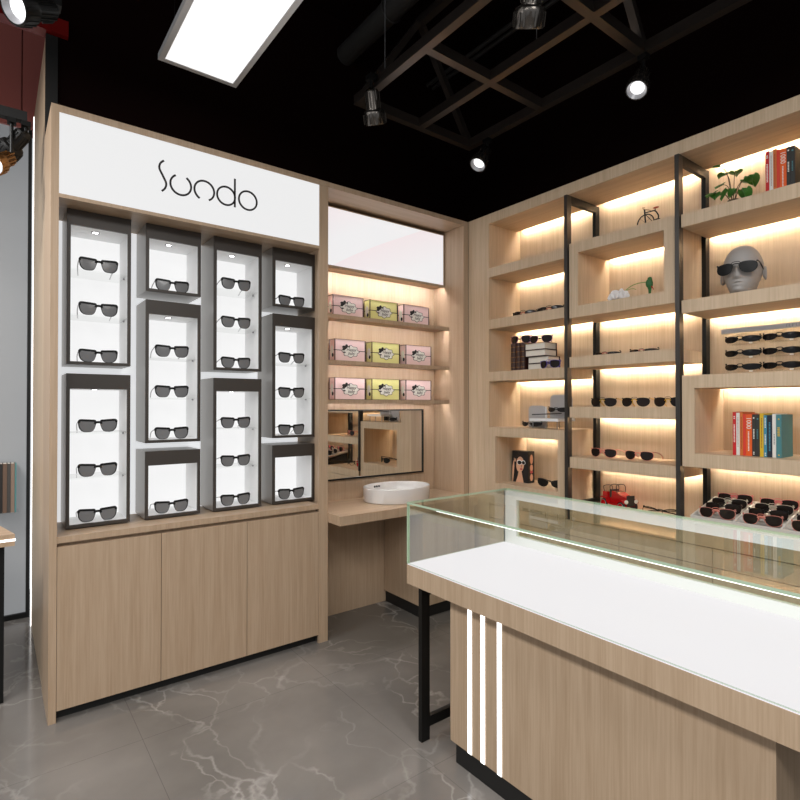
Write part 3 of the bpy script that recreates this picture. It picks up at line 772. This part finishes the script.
# vintage toy car (local: nose to -Y)
car = local_thing('toy_car', 'red vintage toy car with black grille on the lower middle shelf', 'toy car', (2.765, 1.632, .722), None, -.35)
b_ = MB()
b_.prism([(-.10,.028),(.092,.028),(.092,.050),(.085,.078),(.045,.085),(.02,.098),(-.02,.100),(-.025,.062),(-.055,.062),(-.060,.090),(-.098,.088)], (-.028, 0, 0), (0,-1,0), (0,0,1), (1,0,0), .056)
for s in (-1, 1): b_.prism([(-.105,.052),(-.085,.064),(-.05,.064),(-.03,.036),(.03,.034),(.045,.058),(.075,.064),(.10,.050),(.096,.046),(.075,.056),(.05,.050),(.036,.026),(-.036,.028),(-.054,.056),(-.085,.056)], (s*.029 if s > 0 else -.047, 0, 0), (0,-1,0), (0,0,1), (1,0,0), .018)
obj('body', b_, CARRED, car, .0015)
obj('grille', MB().box(-.024, .024, -.096, -.0915, .030, .088).box(-.02, .02, -.098, -.096, .034, .084), INK, car)
for s in (-1, 1): obj('headlight', MB().ball((s*.032, -.098, .056), .011, .008, .011, 12, 8), LABELW, car, smooth=True)
for s in (-1, 1):
    for yy in (-.07, .07):
        M = Matrix.Translation((s*.040, yy, .0255)) @ Matrix.Rotation(PI/2, 4, 'Y')
        wh = obj('wheel', MB().lathe([(.0, -.006), (.020, -.007), (.025, -.005), (.0255, 0), (.025, .005), (.020, .007), (0, .006)], n=24, M=M), BLACKM, car, smooth=True)
        obj('hubcap', MB().lathe([(0, s*.0085), (.019, s*.0075), (.019, s*.0065), (0, s*.0065)], n=24, M=M), CARRED, wh)
        obj('rim', MB().tube([M @ Vector((.0205*math.cos(2*PI*i/24), .0205*math.sin(2*PI*i/24), s*.0072)) for i in range(24)], .0016, 6, closed=True), RIMGREY, wh)
wf = MB()
for yy, h_, ln in ((-.022, .046, .0), (.030, .040, 0), (.085, .030, 0)):
    wf.tube(cr([(-.026, yy, .088), (-.026, yy+.006, .088+h_), (.026, yy+.006, .088+h_), (.026, yy, .088)], 4), .0022, 6)
obj('windscreen_frame', wf, BLACK, car)
obj('seat', MB().box(-.024, .024, .028, .045, .062, .105).box(-.024, .024, .0, .03, .06, .068), BLACKM, car, .003)
# plant
pl = thing('potted_plant', 'small leafy green plant in a dark pot on the top right shelf', 'plant', (2.68, 1.015, 2.191))
obj('pot', MB().lathe([(0, 0), (.020, 0), (.026, .01), (.027, .03), (.022, .042), (.019, .040), (.023, .03), (0, .03)], (2.68, 1.015, 2.191), 24), STEMB, pl, smooth=True)
leaf = [(0,-.006),(.016,.004),(.026,-.002),(.030,.014),(.024,.034),(.010,.050),(0,.060)]
leaf = [(0,-.004),(.010,.004),(.019,-.001),(.026,.005),(.028,.016),(.024,.029),(.016,.040),(.007,.049),(0,.055)]
leaf = leaf + [(-a, b) for a, b in reversed(leaf[1:-1])]
LV = MB(); SM = MB(); c0 = Vector((2.68, 1.015, 2.225))
for (dx, dy, dz, yaw, pitch, k) in ((-.02,.045,.172,.5,-.1,.6),(-.01,.030,.140,-.6,.15,.85),(.0,-.010,.138,-1.3,.12,1.0),(-.02,-.075,.092,-1.7,.75,1.15),(-.03,-.055,.078,-1.9,.35,.9),(-.04,-.055,.035,-1.8,1.0,1.15),(-.045,.062,.050,1.3,.5,1.05),(-.04,.058,.050,1.8,1.1,.8),(-.05,.004,.045,.2,1.0,.95),(.015,.05,.10,1.2,.5,.9),(-.03,-.015,.05,-.5,.9,.8),(-.025,.02,.06,.6,.8,.7)):
    tip = c0 + Vector((dx, dy, dz))
    SM.tube(cr([(c0.x + dx*.1, c0.y + dy*.1, c0.z), (c0.x+dx*.5, c0.y+dy*.45, c0.z+dz*.75), tuple(tip)], 4), .0016, 5)
    M = Matrix.Translation(tip) @ Matrix.Rotation(yaw, 4, 'Z') @ Matrix.Rotation(-pitch, 4, 'X')
    # leaf outline with a raised pair of halves along the midrib
    mid = [LV.bm.verts.new(M @ Vector((0, b*k, -.004*k))) for b in (-.006, .02, .060)]
    n = len(leaf); top = [LV.bm.verts.new(M @ Vector((a*k, b*k, .005*k if a else -.004*k))) for a, b in leaf]
    ctr = mid[1]
    for i in range(n): LV.face([top[i], top[(i+1) % n], ctr])
    for v in (mid[0], mid[2]): LV.bm.verts.remove(v)
obj('stems', SM, STEMB, pl)
lo = obj('foliage', LV, LEAF, pl)
sm_ = lo.modifiers.new('thickness', 'SOLIDIFY'); sm_.thickness = .0008
# books, top shelf and cube
BK = dict(red=mat('book_red', (196,24,30), .5), white=mat('book_white', (226,222,216), .5), brown=mat('book_orange_brown', (206,112,46), .5), coral=mat('book_coral', (216,60,40), .5), orange=mat('book_orange', (228,92,24), .5), black=mat('book_charcoal', (44,44,42), .5), yellow=mat('book_yellow', (214,178,34), .5), blue=mat('book_blue', (62,138,164), .5), navy=mat('book_navy', (22,34,50), .5), teal=mat('book_teal', (70,128,134), .5))
TY = mat('print_gold', (214,170,40), .5); TB = mat('print_dark_red', (130,40,40), .6)
seq = [('red', .0135, 1.0, ((.30,.72,.3,.7),(.84,.92,.3,.7)), LABELW, None, 'red spine with white lettering'),
       ('white', .0135, .985, ((.2,.9,.42,.58),), TB, None, 'white spine with thin red lettering'),
       ('brown', .0115, 1.0, ((.15,.9,.4,.6),), TB, None, 'orange-brown spine'),
       ('coral', .0105, .96, (), None, None, 'plain coral-red spine'),
       ('orange', .0235, .95, ((.12,.60,.35,.55),), LABELW, ('1000', .026, .79), 'orange spine with large white 1000 lettering'),
       ('black', .0125, .95, ((.42,.66,.3,.7),(.04,.12,.3,.7),(.90,.95,.3,.7)), LABELW, None, 'charcoal spine with white lettering'),
       ('black', .0150, .945, ((.42,.66,.3,.6),(.88,.94,.3,.7)), BK['teal'], None, 'charcoal spine with teal lettering'),
       ('yellow', .0140, .975, ((.2,.9,.4,.6),), TB, None, 'yellow spine'),
       ('blue', .0115, .935, ((.7,.95,.3,.7),(.3,.55,.3,.7),(.03,.12,.3,.7)), LABELW, None, 'pale blue spine with white lettering'),
       ('navy', .0185, .93, ((.15,.85,.35,.65),), BK['blue'], None, 'navy spine with blue lettering'),
       ('white', .0130, .97, ((.3,.55,.4,.6),), BK['navy'], None, 'white spine with short dark lettering'),
       ('teal', .0190, .95, ((.50,.72,.25,.7),(.05,.09,.35,.65),(.88,.93,.35,.65)), TY, None, 'teal spine with gold lettering')]
def row(y, z, h, where, grp, n):
    for i, (c, t, k, marks, tc, text, words_) in enumerate(seq[:n]):
        book('book', 'book with ' + words_ + ', ' + where, 2.618, y, t, z, h*k, .135, BK[c], marks, grp, text, tc)
        y -= t + .0008
    return y
row(.866, 2.191, .188, 'beside the potted plant', 'books on the top right shelf', 7)
row(.999, 1.078, .190, 'in the cube below', 'books in the right cube', 12)
# mannequin head ----------------------------------------------------
hd = local_thing('mannequin_head', 'bald grey mannequin head wearing dark sunglasses on the right shelf', 'mannequin head', (2.665, .972, 1.788), None, FACE + .12)
rings = [(.0, .070, .055, .036), (.005, .080, .055, .040), (.015, .088, .055, .046), (.030, .091, .058, .053), (.048, .091, .066, .060), (.070, .092, .080, .067), (.090, .093, .090, .072), (.110, .092, .096, .0755), (.135, .094, .100, .0765), (.160, .094, .101, .078), (.180, .088, .097, .075), (.197, .074, .086, .066), (.210, .052, .066, .052), (.219, .026, .036, .030)]
def prof(z):
    for a, b in zip(rings, rings[1:]):
        if a[0] <= z <= b[0]:
            t = (z-a[0])/(b[0]-a[0]); t = t*t*(3-2*t)
            return [a[i]+(b[i]-a[i])*t for i in (1,2,3)]
    return rings[-1][1:]
hm = MB(); NZ, NA = 60, 56; grid = []
gs = lambda x, s: math.exp(-(x/s)**2)
for j in range(NZ+1):
    z = .219*(1-(1-j/NZ)**1.35)
    f, bk, w = prof(min(z, .125)); ring = []
    if z > .105:
        q = math.sqrt(max(0, 1-((z-.105)/.1165)**2)); q0 = q**.92
        f0, b0, w0 = prof(.105); mixk = min(1, (z-.105)/.03)
        f, bk, w = f0*q0, (b0+(.104-b0)*mixk)*q0, (w0+(.079-w0)*mixk)*q0
    for k in range(NA):
        a = 2*PI*k/NA; ca, sa = math.cos(a), math.sin(a)
        x = w*sa; y = -f*ca if ca > 0 else -bk*ca
        if ca > 0:                                         # features on the front
            y -= .023*gs(x, .009+.007*max(0,min(1,(.100-z)/.03)))*(gs(z-.071, .010) + .62*gs(z-.089, .013) + .30*gs(z-.107, .012))
            y -= .009*gs(x, .021)*(gs(z-.0475, .005) + .95*gs(z-.036, .0055)) - .006*gs(x, .022)*gs(z-.0418, .0022)
            y += .013*(gs(x-.032, .016)+gs(x+.032, .016))*gs(z-.106, .011)
            y -= .006*(gs(x-.030, .020)+gs(x+.030, .020))*gs(z-.124, .007)
            y -= .010*gs(x, .018)*gs(z-.012, .010)
        ring.append(hm.bm.verts.new((x, y, z)))
    grid.append(ring)
for A, Bq in zip(grid, grid[1:]):
    for k in range(NA): hm.face([A[k], A[(k+1) % NA], Bq[(k+1) % NA], Bq[k]])
tp = hm.bm.verts.new((0, .005, .2215))
for k in range(NA): hm.face([grid[-1][k], grid[-1][(k+1) % NA], tp])
hm.face(list(reversed(grid[0])))
for s in (-1, 1):                                                       # ears
    M = Matrix.Translation((s*.076, .014, .090)) @ Matrix.Rotation(s*.35, 4, 'Z') @ Matrix.Rotation(-.15, 4, 'X')
    hm.tube([M @ Vector((s*.006, .013*math.cos(t), .027*math.sin(t) + (.004*math.cos(t)))) for t in [2*PI*i/20 for i in range(20)]], .0042, 8, closed=True)
    hm.ball((0,0,0), .005, .011, .022, 10, 8, M=M)
obj('head', hm, GREYH, hd, smooth=True)
gl = make_glasses('dark square sunglasses worn by the grey mannequin head', 'aviator', FRAMEK, FRAMEK, BLACK, (0,0,0), None, 0, 1.13)
hr = FACE + .12
gl.rotation_euler = (0, 0, hr)
off = Matrix.Rotation(hr, 3, 'Z') @ Vector((0, -.1145, 0)); gl.location = Vector((2.665, .972, 1.788 + .078)) + off
# glass eyewear rack with six pairs
rk = thing('eyewear_rack', 'clear wall rack with grey lettered header strip on the right shelf', 'rack', (2.73, .93, 1.438))
obj('base', B(2.70, 2.78, .72, 1.092, 1.438, 1.443), CLEAR, rk)
obj('back_plate', B(2.745, 2.750, .72, 1.092, 1.443, 1.636), CLEAR, rk)
hs = obj('header_strip', B(2.740, 2.7495, .70, 1.092, 1.634, 1.656), CARD, rk)
hmk = MB(); yy = .832
for k in range(9):
    w = .007 + .002*(k % 3); hmk.box(2.7392, 2.740, yy, yy-w*.35, 1.638, 1.652); hmk.box(2.7392, 2.740, yy, yy-w, 1.638 if k % 2 else 1.650, 1.640 if k % 2 else 1.652); yy -= w+.003
obj('header_lettering', hmk, RIMGREY, hs)
first = None
for r, z in enumerate((1.582, 1.519, 1.456)):
    for c, y in enumerate((.995, .842)):
        lab = 'black folded sunglasses on the clear rack, %s row, %s column' % (('top', 'middle', 'bottom')[r], ('left', 'right')[c])
        loc = (2.688, y, z)
        peg = obj('peg', B(2.68, 2.745, y-.05, y+.05, z-.006, z-.002), CLEAR, rk)
        obj('peg_tip', B(2.679, 2.687, y-.052, y-.040, z-.008, z-.002), LABELW, peg)
        if first is None: first = on_shelf(lab, 'wrap', FRAMEB, FRAMEB, FRAMEB, *loc, 'black sunglasses on the clear rack', .0, 1.05, pose='folded')
        else: dup(first, loc, FACE, lab)
# tray of sunglasses ----------------------------------------------
ang = math.atan2(.060, .262); TB_ = Vector((2.58, 1.165, .775))
tr_loc = (2.58, 1.165, .722)
ty = thing('eyewear_tray', 'tilted white compartment tray full of sunglasses on the lower right shelf', 'tray', tr_loc)
MT = Matrix.Translation(TB_) @ Matrix.Rotation(-ang, 4, 'Y')      # local x runs back up the slope, -y runs right
def tb_box(*a): return MB().box(*a, M=MT)
TL, TWd = .268, .535
obj('base', tb_box(0, TL, -TWd, 0, -.012, -.004), TRAYG, ty)
rm = MB()
for a in ((0, TL, -.006, 0, -.012, .014), (0, TL, -TWd, -TWd+.006, -.012, .014), (0, .006, -TWd+.006, -.006, -.012, .014), (TL-.006, TL, -TWd+.006, -.006, -.012, .014)): rm.box(*a, M=MT)
obj('rim', rm, TRAYW, ty)
for y in (-.178, -.357): obj('divider', tb_box(.006, TL-.006, y-.004, y+.004, -.004, .012), TRAYW, ty)
for i in (1, 2, 3): obj('divider', tb_box(i*TL/4-.002, i*TL/4+.002, -TWd+.006, -.006, -.004, .008), TRAYW, ty)
bs = MB()
for y in (1.158, .66): bs.prism([(0, .722), (.258, .722), (.258, .815), (0, .757)], (2.584, y, 0), (1,0,0), (0,0,1), (0,-1,0), .02)
obj('stand', bs, BLACKM, ty)
kinds = [(ROSE, ROSE, 'rose-rimmed', 'front row'), (FRAMEB, FRAMEB, 'all black', 'second row from front'), (PALEF, PALEF, 'pale-rimmed', 'third row from front'), (PINKF, PINKF, 'pink-rimmed', 'back row')]
for i, (fm, nb, w1, w2) in enumerate(kinds):
    pr = None
    for c, wc in enumerate(('left', 'middle', 'right')):
        p = MT @ Vector((.018 + i*TL/4, -.104 - c*.179, .007))
        lab = '%s dark sunglasses in the white tray, %s, %s column' % (w1, w2, wc)
        if pr is None:
            pr = make_glasses(lab, 'aviator', fm, LENSD, fm, p, 'sunglasses in the white tray', 0, 1.06, nb if nb is not FRAMEB else None, pose='folded')
            pr.rotation_euler = (Matrix.Rotation(-ang, 4, 'Y') @ Matrix.Rotation(FACE+.12, 4, 'Z') @ Matrix.Rotation(-.28, 4, 'X')).to_euler()
        else: dup(pr, p, label=lab)

# ---------------------------------------------------------------- glass showcase counter
sc_ = thing('showcase_counter', 'oak counter with a glass case over its lit white deck', 'counter', (1.58, .95, 0))
KX0, KX1, KY0, KY1 = 1.30, 1.885, .23, 1.665
DZ = .677
obj('deck_board', B(KX0, KX1, KY0, KY1, .599, DZ-.004), WOODC, sc_, .0015)
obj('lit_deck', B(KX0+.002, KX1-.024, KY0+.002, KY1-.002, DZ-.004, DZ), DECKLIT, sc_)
gt = .008; GZ = .918
def pane(x0, x1, y0, y1, z0, z1, thin):
    m = MB().box(x0, x1, y0, y1, z0, z1); m.bm.normal_update()
    bmesh.ops.recalc_face_normals(m.bm, faces=m.bm.faces)
    for f in m.bm.faces:
        if abs(f.normal[thin]) < .5: f.material_index = 1
    return m
obj('front_pane', pane(KX0, KX0+gt, KY0, KY1, DZ, GZ-gt, 0), [GLASS, GEDGE], sc_)
obj('end_pane', pane(KX0+gt, KX1-.022, KY1-gt, KY1, DZ, GZ-gt, 1), [GLASSE, GEDGE], sc_)
obj('end_pane', pane(KX0+gt, KX1-.022, KY0, KY0+gt, DZ, GZ-gt, 1), [GLASSE, GEDGE], sc_)
obj('top_pane', pane(KX0, KX1, KY0, KY1, GZ-gt, GZ, 2), [GLASS, GEDGE], sc_)
obj('light_strip', B(KX0+.009, KX0+.015, KY0+.02, KY1-.165, GZ-gt-.0045, GZ-gt), LEDC, sc_)
bf = MB(); bx = KX1-.022
bf.box(bx, KX1, KY0, KY1, .876, GZ-gt).box(bx, KX1, KY0, KY1, DZ-.004, .714).box(bx, KX1, KY1-.072, KY1, .714, .876).box(bx, KX1, KY0, KY0+.072, .714, .876)
bfr = obj('back_frame', bf, RIM_WHITE, sc_, .001)
obj('sliding_pane', MB().box(bx+.008, bx+.014, KY0+.06, KY1-.06, .708, .882), GLASSG, bfr)
obj('body', B(1.345, 1.84, .432, 1.462, .07, .599), WOODC, sc_, .001)
obj('plinth', B(1.349, 1.82, .455, 1.436, 0, .07), BLACKM, sc_)
for y0, y1 in ((1.352, 1.370), (1.289, 1.307), (1.213, 1.231)):
    obj('light_strip', B(1.3425, 1.3455, y0, y1, .071, .597), LEDC, sc_)
for y in (1.607, .29):
    fr = obj('leg_frame', MB().box(1.32, 1.36, y-.010, y+.010, 0, .599), BLACK, sc_)
    obj('rear_leg', B(1.82, 1.86, y-.010, y+.010, 0, .599), BLACK, fr)
    obj('bottom_rail', B(1.36, 1.82, y-.010, y+.010, .05, .088), BLACK, fr)
    obj('top_rail', B(1.36, 1.82, y-.010, y+.010, .560, .599), BLACK, fr)

# ---------------------------------------------------------------- left side table and booklets
lt_ = thing('side_table', 'oak table with a white light strip along its edge, at left', 'table', (-.3, 3.1, 0))
obj('table_top', MB().prism([(-.9,2.838),(.078,2.838),(-.047,3.43),(-.9,3.43)], (0,0,.695), (1,0,0), (0,1,0), (0,0,1), .05), WOODX, lt_, .006)
obj('light_strip', MB().prism([(-.9,2.836),(.080,2.836),(-.045,3.43),(-.049,3.43),(.0765,2.8395),(-.9,2.8395)], (0,0,.716), (1,0,0), (0,1,0), (0,0,1), .009), LEDC, lt_)
for x, y in ((.003, 2.915), (-.085, 3.36), (-.86, 2.915), (-.86, 3.36)): obj('leg', B(x, x+.04, y, y+.03, 0, .695), BLACK, lt_)
sl = thing('wall_ledge', 'small clear ledge holding booklets on the grey wall', 'ledge', (.02, 3.95, .66))
obj('plate', B(-.16, .125, 3.88, 4.02, .662, .668), CLEAR, sl)
cols = [('teal','teal edged booklet, rightmost on the grey wall ledge', (86,140,142)), ('tan','tan booklet, second from right on the grey wall ledge', (142,122,108)), ('grey','dark grey booklet, third from right on the grey wall ledge', (74,72,70)), ('brown','brown booklet, fourth from right on the grey wall ledge', (112,90,76)), ('black','black booklet, fifth from right on the grey wall ledge', (40,38,38)), ('teal','teal booklet, leftmost visible on the grey wall ledge', (86,140,142))]
xx = .112
for i, (n_, lab, rgb) in enumerate(cols):
    w = (.008, .018, .016, .020, .014, .02)[i]
    r = thing('booklet', lab, 'book', (xx-w/2, 3.94, .668), 'booklets on the wall ledge')
    cm = mat('booklet_'+n_+str(i), rgb, .5)
    obj('cover', MB().box(xx-w, xx-w+.002, 3.89, 4.0, .668, .955).box(xx-.002, xx, 3.89, 4.0, .668, .955).box(xx-w+.002, xx-.002, 3.89, 3.892, .668, .955), cm, r)
    obj('pages', B(xx-w+.002, xx-.002, 3.892, 3.998, .671, .952), PAGES, r)
    xx -= w + .001

# ---------------------------------------------------------------- ceiling fittings
cp = thing('ceiling_panel', 'large white rectangular light panel hung from the black ceiling', 'ceiling light', (.80, 2.05, 2.95))
px0, px1, py0, py1, pz = .617, .997, 1.30, 2.722, 2.95
fm = .026
obj('diffuser', B(px0+fm, px1-fm, py0+fm, py1-fm, pz+.004, pz+.02), PANEL, cp)
PFRAME = mat('panel_frame_white', (235,235,235), .4)
f_ = MB().box(px0, px1, py1-fm, py1, pz, pz+.03).box(px0, px1, py0, py0+fm, pz, pz+.03).box(px0, px0+fm, py0+fm, py1-fm, pz, pz+.03).box(px1-fm, px1, py0+fm, py1-fm, pz, pz+.03)
obj('panel_frame', f_, PFRAME, cp)
sw = MB()
for x in (px0+.05, px1-.05):
    for y in (py0+.1, py1-.1): sw.tube([(x, y, pz+.03), (x, y, 3.78)], .0015, 5)
obj('suspension_wire', sw, BLACK, cp)
lt2 = thing('lighting_truss', 'hanging dark steel truss of crossed bars carrying spotlights', 'truss', (1.95, 1.3, 2.9))
rx = (1.541, 1.960, 2.360); gz = 2.90; bw_, bh_ = .040, .05
ys = (2.408, 1.836, 1.266, .69, .12)
for x in rx: obj('rail', B(x-bw_/2, x+bw_/2, .10, ys[0], gz, gz+bh_), STEEL, lt2)
for i, y in enumerate(ys):
    for a, b in ((rx[0], rx[1]), (rx[1], rx[2])): obj('cross_bar', B(a+bw_/2, b-bw_/2, y-bw_ if i == 0 else y-bw_/2, y if i == 0 else y+bw_/2, gz, gz+bh_), STEEL, lt2)
TZ = 3.50
obj('top_chord', B(rx[1]-.02, rx[1]+.02, .10, ys[0], TZ, TZ+.045), STEEL, lt2)
for y in (ys[0]-.02, ys[2], ys[4]):
    for x in (rx[0], rx[2]):
        obj('brace', MB().prism([(-.018,-.018),(.018,-.018),(.018,.018),(-.018,.018)], (x, y, gz+.03), Vector((0,1,0)), Vector((TZ-gz, 0, -(rx[1]-x))).normalized(), Vector((rx[1]-x, 0, TZ-gz)).normalized(), Vector((rx[1]-x, 0, TZ-gz-.03)).length), STEEL, lt2)
hw = MB()
for x, y in ((1.541, 2.15), (1.96, 1.55), (1.96, .5)): hw.tube([(x, y, gz+.05 if x < 1.7 else gz+.05), (x, y, 3.78)], .0022, 6)
obj('suspension_cable', hw, RIMGREY, lt2)
pp = thing('ceiling_pipe', 'thick dark pipe running under the black ceiling', 'pipe', (1.78, 2.0, 3.5))
obj('pipe', MB().tube([(1.80, -1, 3.56), (1.80, 3.38 if False else 2.955, 3.56)], .062, 24), PIPE, pp, smooth=True)
for y in (2.45, 1.2):
    obj('hanger_ring', MB().tube([(1.80+.068*math.cos(a), y, 3.56+.068*math.sin(a)) for a in [2*PI*i/28 for i in range(28)]], .005, 6, closed=True).tube([(1.80, y, 3.63), (1.80, y, 3.78)], .003, 6), PIPE, pp)
cd = thing('ceiling_conduit', 'thin pair of grey conduits under the ceiling behind the truss', 'conduit', (2.5, 2.0, 3.6))
for dx in (0, .05):
    obj('conduit', MB().tube(cr([(2.50+dx, 2.955, 3.62), (2.50+dx, 1.2, 3.62), (2.50+dx, .6, 3.62), (2.50+dx, -1, 3.62)], 4), .014, 10), PIPE, cd)
c2 = MB().tube([(2.72, -1, 3.5), (2.72, 1.48, 3.5), (2.71, 1.54, 3.5), (2.67, 1.57, 3.5), (2.30, 1.57, 3.5)], .016, 10)
tag(obj('electrical_conduit', c2, PIPE), 'grey conduit bending round a corner above the truss', 'conduit')
def spot(label, mount, aim, metal, s=1.0, rail=None, pw=0, drop=.055, grp='track spotlights'):
    """spotlight: adapter under the rail, swivel arm, finned barrel and flared head pointing along aim"""
    r = thing('spotlight', label, 'spotlight', mount, grp)
    m = Vector(mount); d = Vector(aim).normalized()
    ad = MB().box(m.x-.018*s, m.x+.018*s, m.y-.022*s, m.y+.022*s, m.z-.022*s, m.z); ad.tube([m+Vector((0,0,-.02*s)), m+Vector((0,0,-drop*s))], .008*s, 10)
    obj('adapter', ad, BLACK, r)
    piv = m + Vector((0, 0, -drop*s))
    q = Vector((0,0,1)).rotation_difference(d).to_matrix().to_4x4()
    M = Matrix.Translation(piv) @ q @ Matrix.Diagonal((s, s, s, 1))
    yk = MB()
    for sg_ in (-1, 1): yk.tube([M @ Vector((sg_*.006, 0, -.002)), M @ Vector((sg_*.036, 0, .012)), M @ Vector((sg_*.037, 0, .05))], .0035*s, 6)
    obj('yoke', yk, metal, r)
    b = MB().lathe([(0, .004), (.024, .006), (.030, .014), (.031, .085), (.034, .09)], n=28, M=M)
    for k in range(14):
        a = 2*PI*k/14; Mk = M @ Matrix.Rotation(a, 4, 'Z'); b.box(.029, .034, -.0022, .0022, .018, .082, M=Mk)
    obj('barrel', b, metal, r, smooth=True)
    h = MB().lathe([(.034, .088), (.046, .094), (.050, .104), (.050, .148), (.047, .152), (.045, .148), (.043, .110), (.034, .100)], n=32, M=M)
    for k in range(18):
        a = 2*PI*k/18; Mk = M @ Matrix.Rotation(a, 4, 'Z'); h.box(.049, .0525, -.003, .003, .106, .146, M=Mk)
    hd_ = obj('head', h, metal, r, smooth=True)
    obj('reflector', MB().lathe([(.0455, .148), (.032, .130), (.0305, .130), (.044, .150)], n=32, M=M, cap=False), REFLECTOR, hd_, smooth=True)
    obj('lens', MB().lathe([(0, .128), (.0315, .128), (.0315, .132), (0, .134)], n=28, M=M), LENS, hd_)
    if pw:
        ld = bpy.data.lights.new('spot', 'SPOT'); ld.energy = pw; ld.spot_size = R_(75); ld.spot_blend = .8; ld.shadow_soft_size = .04; ld.color = (1, .96, .9)
        lo_ = bpy.data.objects.new('spot_lamp', ld); COL.objects.link(lo_); lo_.parent = r
        p = M @ Vector((0, 0, .156)); lo_.location = p - m
        lo_.rotation_euler = d.to_track_quat('-Z', 'Y').to_euler()
    return r
spot('chrome spotlight under the truss corner nearest the niche, its lens lit', (2.36, 2.235, 2.90), (-.65,-.01,-.965), CHROME, 1.0, pw=14)
spot('chrome spotlight lit under the truss, nearest the potted plant', (2.36, 1.262, 2.90), (-.66,-.06,-1.05), CHROME, .95, pw=14, drop=.075)
spot('grey spotlight at the left corner of the truss pointing straight down', (1.494, 2.200, 2.945), (.45,.40,-1), CHROME, 1.1, pw=0)
spot('grey spotlight cut off by the top edge of the picture, under the truss', (1.500, 1.195, 2.885), (.42,.55,-1), CHROME, 1.12)
tk = thing('light_track', 'black ceiling track hanging at left and carrying spotlights', 'light track', (-.6, 3.0, 2.60))
obj('track', B(-1.6, .117, 2.98, 3.02, 2.602, 2.645), BLACKM, tk)
obj('suspension_rod', MB().tube([(-1.2, 3.0, 2.645), (-1.2, 3.0, 3.027)], .003, 6), BLACKM, tk)
spot('black spotlight at the right end of the left track, turned away', (.113, 3.0, 2.602), (-.42,.55,-.50), BLACKM, 1.0, drop=.04, pw=10)
spot('bronze spotlight on the left track with its lens glowing', (.060, 3.0, 2.602), (-.42,-.55,-.50), BRASS, .95, drop=.185, pw=8)
spot('black spotlight at the left edge below the bronze one', (-.03, 3.0, 2.602), (-.3,.3,-.8), BLACKM, .8, drop=.285, pw=10)
spot('large black spotlight in the top left corner, lens glowing white', (.17, 2.30, 2.77), (-.60,-.36,-.42), BLACK, 1.12, drop=.03)

# everything that rests on a surface keeps a hair's breadth of clearance
for o in bpy.data.objects:
    if o.parent is None and 'category' in o.keys() and o['category'] in ('sunglasses','book','gift box','mannequin head','plant','rack','tray','toy car','box','stand','ornament','flower','basin'):
        o.location.z += .0008
# ---------------------------------------------------------------- light
w = bpy.data.worlds.new('world'); scene.world = w; w.use_nodes = True
w.node_tree.nodes['Background'].inputs[0].default_value = (.92, .96, 1, 1)
w.node_tree.nodes['Background'].inputs[1].default_value = .52
def area(name, loc, rot, sx, sy, e, col=(1,1,1)):
    ld = bpy.data.lights.new(name, 'AREA'); ld.shape = 'RECTANGLE'; ld.size = sx; ld.size_y = sy; ld.energy = e; ld.color = col
    o = bpy.data.objects.new(name, ld); COL.objects.link(o); o.location = loc; o.rotation_euler = rot
    return o
area('added_fill_light', (-1.0, 2.3, 2.95), (0,0,0), .6, 1.3, 60, (1,.98,.96))  # unseen fill lamp, added to brighten the grey left wall
for x, y in ((-.9, .3), (.9, -.6), (-.9, -1.6)):
    area('added_fill_light', (x, y, 2.95), (0,0,0), .6, 1.3, 48, (1,.98,.96))  # unseen fill lamps, added overhead to raise the light across the room

# ---------------------------------------------------------------- camera
cam = bpy.data.cameras.new('camera'); co = bpy.data.objects.new('camera', cam); COL.objects.link(co)
cam.sensor_width = 36; cam.lens = 535/800*36; cam.clip_start = .02
th = math.atan(5/535); yaw = R_(52.75)
fwd = Vector((math.cos(yaw)*math.cos(th), math.sin(yaw)*math.cos(th), math.sin(th)))
co.location = (0, 0, 1.3); co.rotation_euler = fwd.to_track_quat('-Z', 'Y').to_euler()
scene.camera = co
scene.view_settings.view_transform = 'Standard'; scene.view_settings.look = 'None'
scene.view_settings.gamma = 1; scene.view_settings.exposure = 0; scene.view_settings.use_curve_mapping = False
cy = scene.cycles
cy.use_denoising = True; cy.max_bounces = 8; cy.diffuse_bounces = 4; cy.glossy_bounces = 4; cy.transmission_bounces = 6; cy.transparent_max_bounces = 24
cy.caustics_reflective = False; cy.caustics_refractive = False; cy.sample_clamp_indirect = 4
